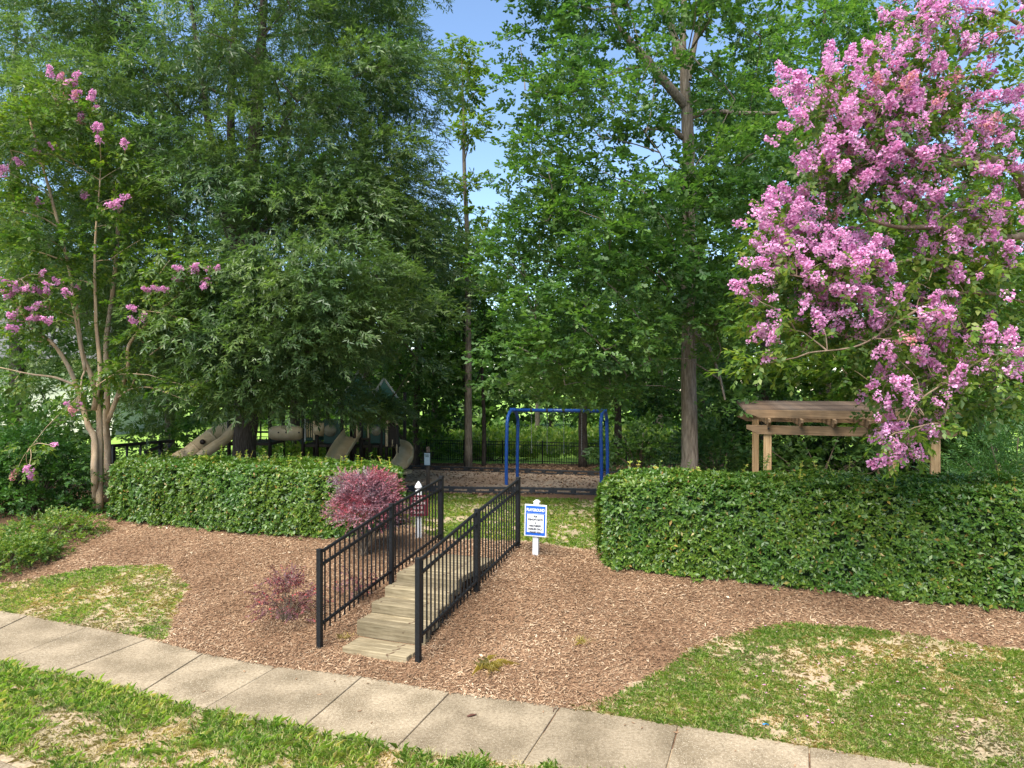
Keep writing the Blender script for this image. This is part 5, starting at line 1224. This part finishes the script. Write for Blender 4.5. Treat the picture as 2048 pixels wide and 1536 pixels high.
a = r.random(m) * 6.28; tilt = r.normal(0, .30, m); up = np.stack([r.normal(0, .28, m), r.normal(0, .28, m), np.ones(m)], -1)
R = frames(np.stack([np.cos(a), np.sin(a), tilt], -1), up)
z = np.maximum(zg(x, y), np.where(y < walk_edge(x) + .01, ZS, -9)) + r.uniform(.0, .022, m)
V, F = scatter(TCH, np.stack([x, y, z], -1), R, r.uniform(.7, 1.45, m), r)
mobj('mulch_shreds', V, F, M['chip']); tag(bpy.data.objects['mulch_shreds'], 'shredded brown bark mulch covering the bank', 'mulch', kind='stuff')

# leaf litter in the playground
n = 26000; x = r.uniform(-9, 6, n); y = r.uniform(18.8, 32, n); k = in_view(x, y); x, y = x[k], y[k]; m = len(x)
a = r.random(m) * 6.28; R = frames(np.stack([np.cos(a), np.sin(a), r.normal(0, .3, m)], -1), np.stack([r.normal(0, .4, m), r.normal(0, .4, m), np.ones(m)], -1))
cz = classify(x, y); ok = ((cz == 2) & (r.random(m) < .3)) | (cz == 3); 
V, F = scatter([(np.array([(-.06, 0, 0), (0, -.03, .01), (.06, 0, 0), (0, .03, .01)]), np.array([(0, 1, 2, 3)]))], np.stack([x, y, zg(x, y) + .012], -1)[ok], R[ok], r.uniform(.5, 1.2, m)[ok], r)
mobj('leaf_litter', V, F, M['litter']); tag(bpy.data.objects['leaf_litter'], 'fallen brown leaves on the playground surface', 'leaf litter', kind='stuff')

# sunlit weeds in the meadow beyond the fence
n = 4500; x = r.uniform(-13, 11, n); y = r.uniform(33.5, 52, n); k = in_view(x, y); x, y = x[k], y[k]
V, F = scatter(T_SHRUB, np.stack([x, y, zg(x, y) + r.uniform(0, .5, len(x)) * vnoise(x, y, 2.5, 8)], -1), frames(np.stack([r.normal(0, 1, len(x)), r.normal(0, 1, len(x)), np.full(len(x), .9)], -1), r.normal(0, 1, (len(x), 3))), r.uniform(2.2, 4.0, len(x)), r)
mobj('meadow_weeds', V, F, M['pale']); tag(bpy.data.objects['meadow_weeds'], 'bright tangled weeds in the meadow behind the fence', 'weeds', kind='stuff')

# dry leaves caught at the hedge foot and petals dropped on the lawn
n = 1500; x = r.uniform(-9, 7.2, n); y = r.uniform(7, 15, n)
dh = np.minimum(np.abs(y - np.interp(x, [1.28, 8.6], [10.95, 7.95])) + (x < 1.1) * 9, np.abs(y - np.interp(x, [-8.65, -2.78], [14.9, 12.25])) + (x > -2.5) * 9)
k = (r.random(n) < np.exp(-dh / .35) + .035) & (classify(x, y) == 1) & in_view(x, y); x, y = x[k], y[k]; m = len(x); a = r.random(m) * 6.28
R = frames(np.stack([np.cos(a), np.sin(a), r.normal(0, .3, m)], -1), np.stack([r.normal(0, .5, m), r.normal(0, .5, m), np.ones(m)], -1))
V, F = scatter([(np.array([(-.035, 0, 0), (0, -.018, .008), (.035, 0, 0), (0, .018, .008)]), np.array([(0, 1, 2, 3)]))], np.stack([x, y, zg(x, y) + .028], -1), R, r.uniform(.6, 1.3, m), r)
tag(mobj('fallen_leaves', V, F, M['dryleaf']), 'dry tan leaves fallen on the mulch at the hedge foot', 'fallen leaves', kind='stuff')
n = 110; x = r.uniform(2.5, 6.2, n); y = r.uniform(6.6, 9.2, n); k = gr(x, y); x, y = x[k], y[k]; m = len(x)
V, F = scatter([(np.array([(-.014, 0, 0), (0, -.010, .004), (.014, 0, 0), (0, .010, .004)]), np.array([(0, 1, 2, 3)]))], np.stack([x, y, zg(x, y) + .05], -1), yaw_frames(m, r), r.uniform(.7, 1.4, m), r)
tag(mobj('fallen_petals', V, F, M['blossom']), 'scattered pink petals dropped on the right lawn', 'petals', kind='stuff')

# ------------------------------------------------------------------ small things on the ground
TT = [blades(20, r, .17, .005, .04, 1.8) for _ in range(3)]
for px, py, lab, s in ((975, 1335, 'dry yellow grass tuft in the mulch below the right railing', .75), (1165, 1287, 'dry yellow grass tuft in the open mulch right of the steps', .55), (690, 1277, 'small dry tuft at the lowest step', .5)):
    p = gp(px, py); V, F = scatter(TT, np.array([p, p + [.05, .03, 0], p + [-.06, .02, 0]]), yaw_frames(3, r), np.full(3, s), r)
    tag(mobj('dry_grass_tuft', V, F, M['tuft']), lab, 'grass tuft', 'dry tufts in the mulch')
p = flat_px(943, 1434); q = [np.array([p[0] - .045, p[1] - .01, ZS + .012]), np.array([p[0], p[1] + .008, ZS + .016]), np.array([p[0] + .05, p[1] + .035, ZS + .012])]
tag(MB().tube(smooth_path(q, 4), [.004, .009, .012, .012, .012, .011, .009, .007, .003], 8).build('seed_pod', M['pod'], None, True), 'dark brown seed pod lying on the sidewalk slab', 'seed pod')
p = flat_px(1106, 1420); q = [np.array([p[0], p[1] - .05, ZS + .008]), np.array([p[0] + .01, p[1], ZS + .012]), np.array([p[0] + .04, p[1] + .02, ZS + .008])]
tag(MB().tube(smooth_path(q, 4), .004, 6).build('twig', M['pod'], None, True), 'thin reddish twig curled beside a sidewalk joint', 'twig')
p = gp(1531, 1453); th = r.normal(0, .008, 12)
gv = [(p[0] - .03 + .02 * i, p[1] - .015 + .015 * j, p[2] + .025 + th[i * 3 + j]) for i in range(4) for j in range(3)]
wr = mobj('plastic_wrapper', np.array(gv), [(i * 3 + j, (i + 1) * 3 + j, (i + 1) * 3 + j + 1, i * 3 + j + 1) for i in range(3) for j in range(2)], M['bluebit'], None, True)
so = wr.modifiers.new('thick', 'SOLIDIFY'); so.thickness = .003
tag(wr, 'small blue plastic wrapper in the right lawn near the sidewalk', 'litter')
# fallen petals and leaves on the walk
for k in range(18):
    px = r.uniform(380, 1600); t = r.uniform(.02, .35) if r.random() < .8 else r.uniform(.3, .9)
    xw = float(np.interp(px, [q_[0] for q_ in TOPPX], TOPW[:, 0])); yt = float(walk_edge(xw)); yb = float(walk_low(xw)); yw = yt + (yb - yt) * t
    s = r.uniform(.012, .025); a = r.random() * 6.28
    V = [(xw + s * math.cos(a + b) * l, yw + s * math.sin(a + b) * l, ZS + .006 + h) for b, l, h in ((0, 1.6, .004), (1.57, .5, .0), (3.14, 1.6, .006), (4.71, .5, .002))]
    o = mobj('mulch_chip', np.array(V), [(0, 1, 2, 3)], M['chip']); so = o.modifiers.new('thick', 'SOLIDIFY'); so.thickness = .003
    tag(o, 'stray mulch chip lying on the sidewalk', 'mulch chip', 'stray mulch chips on the sidewalk')
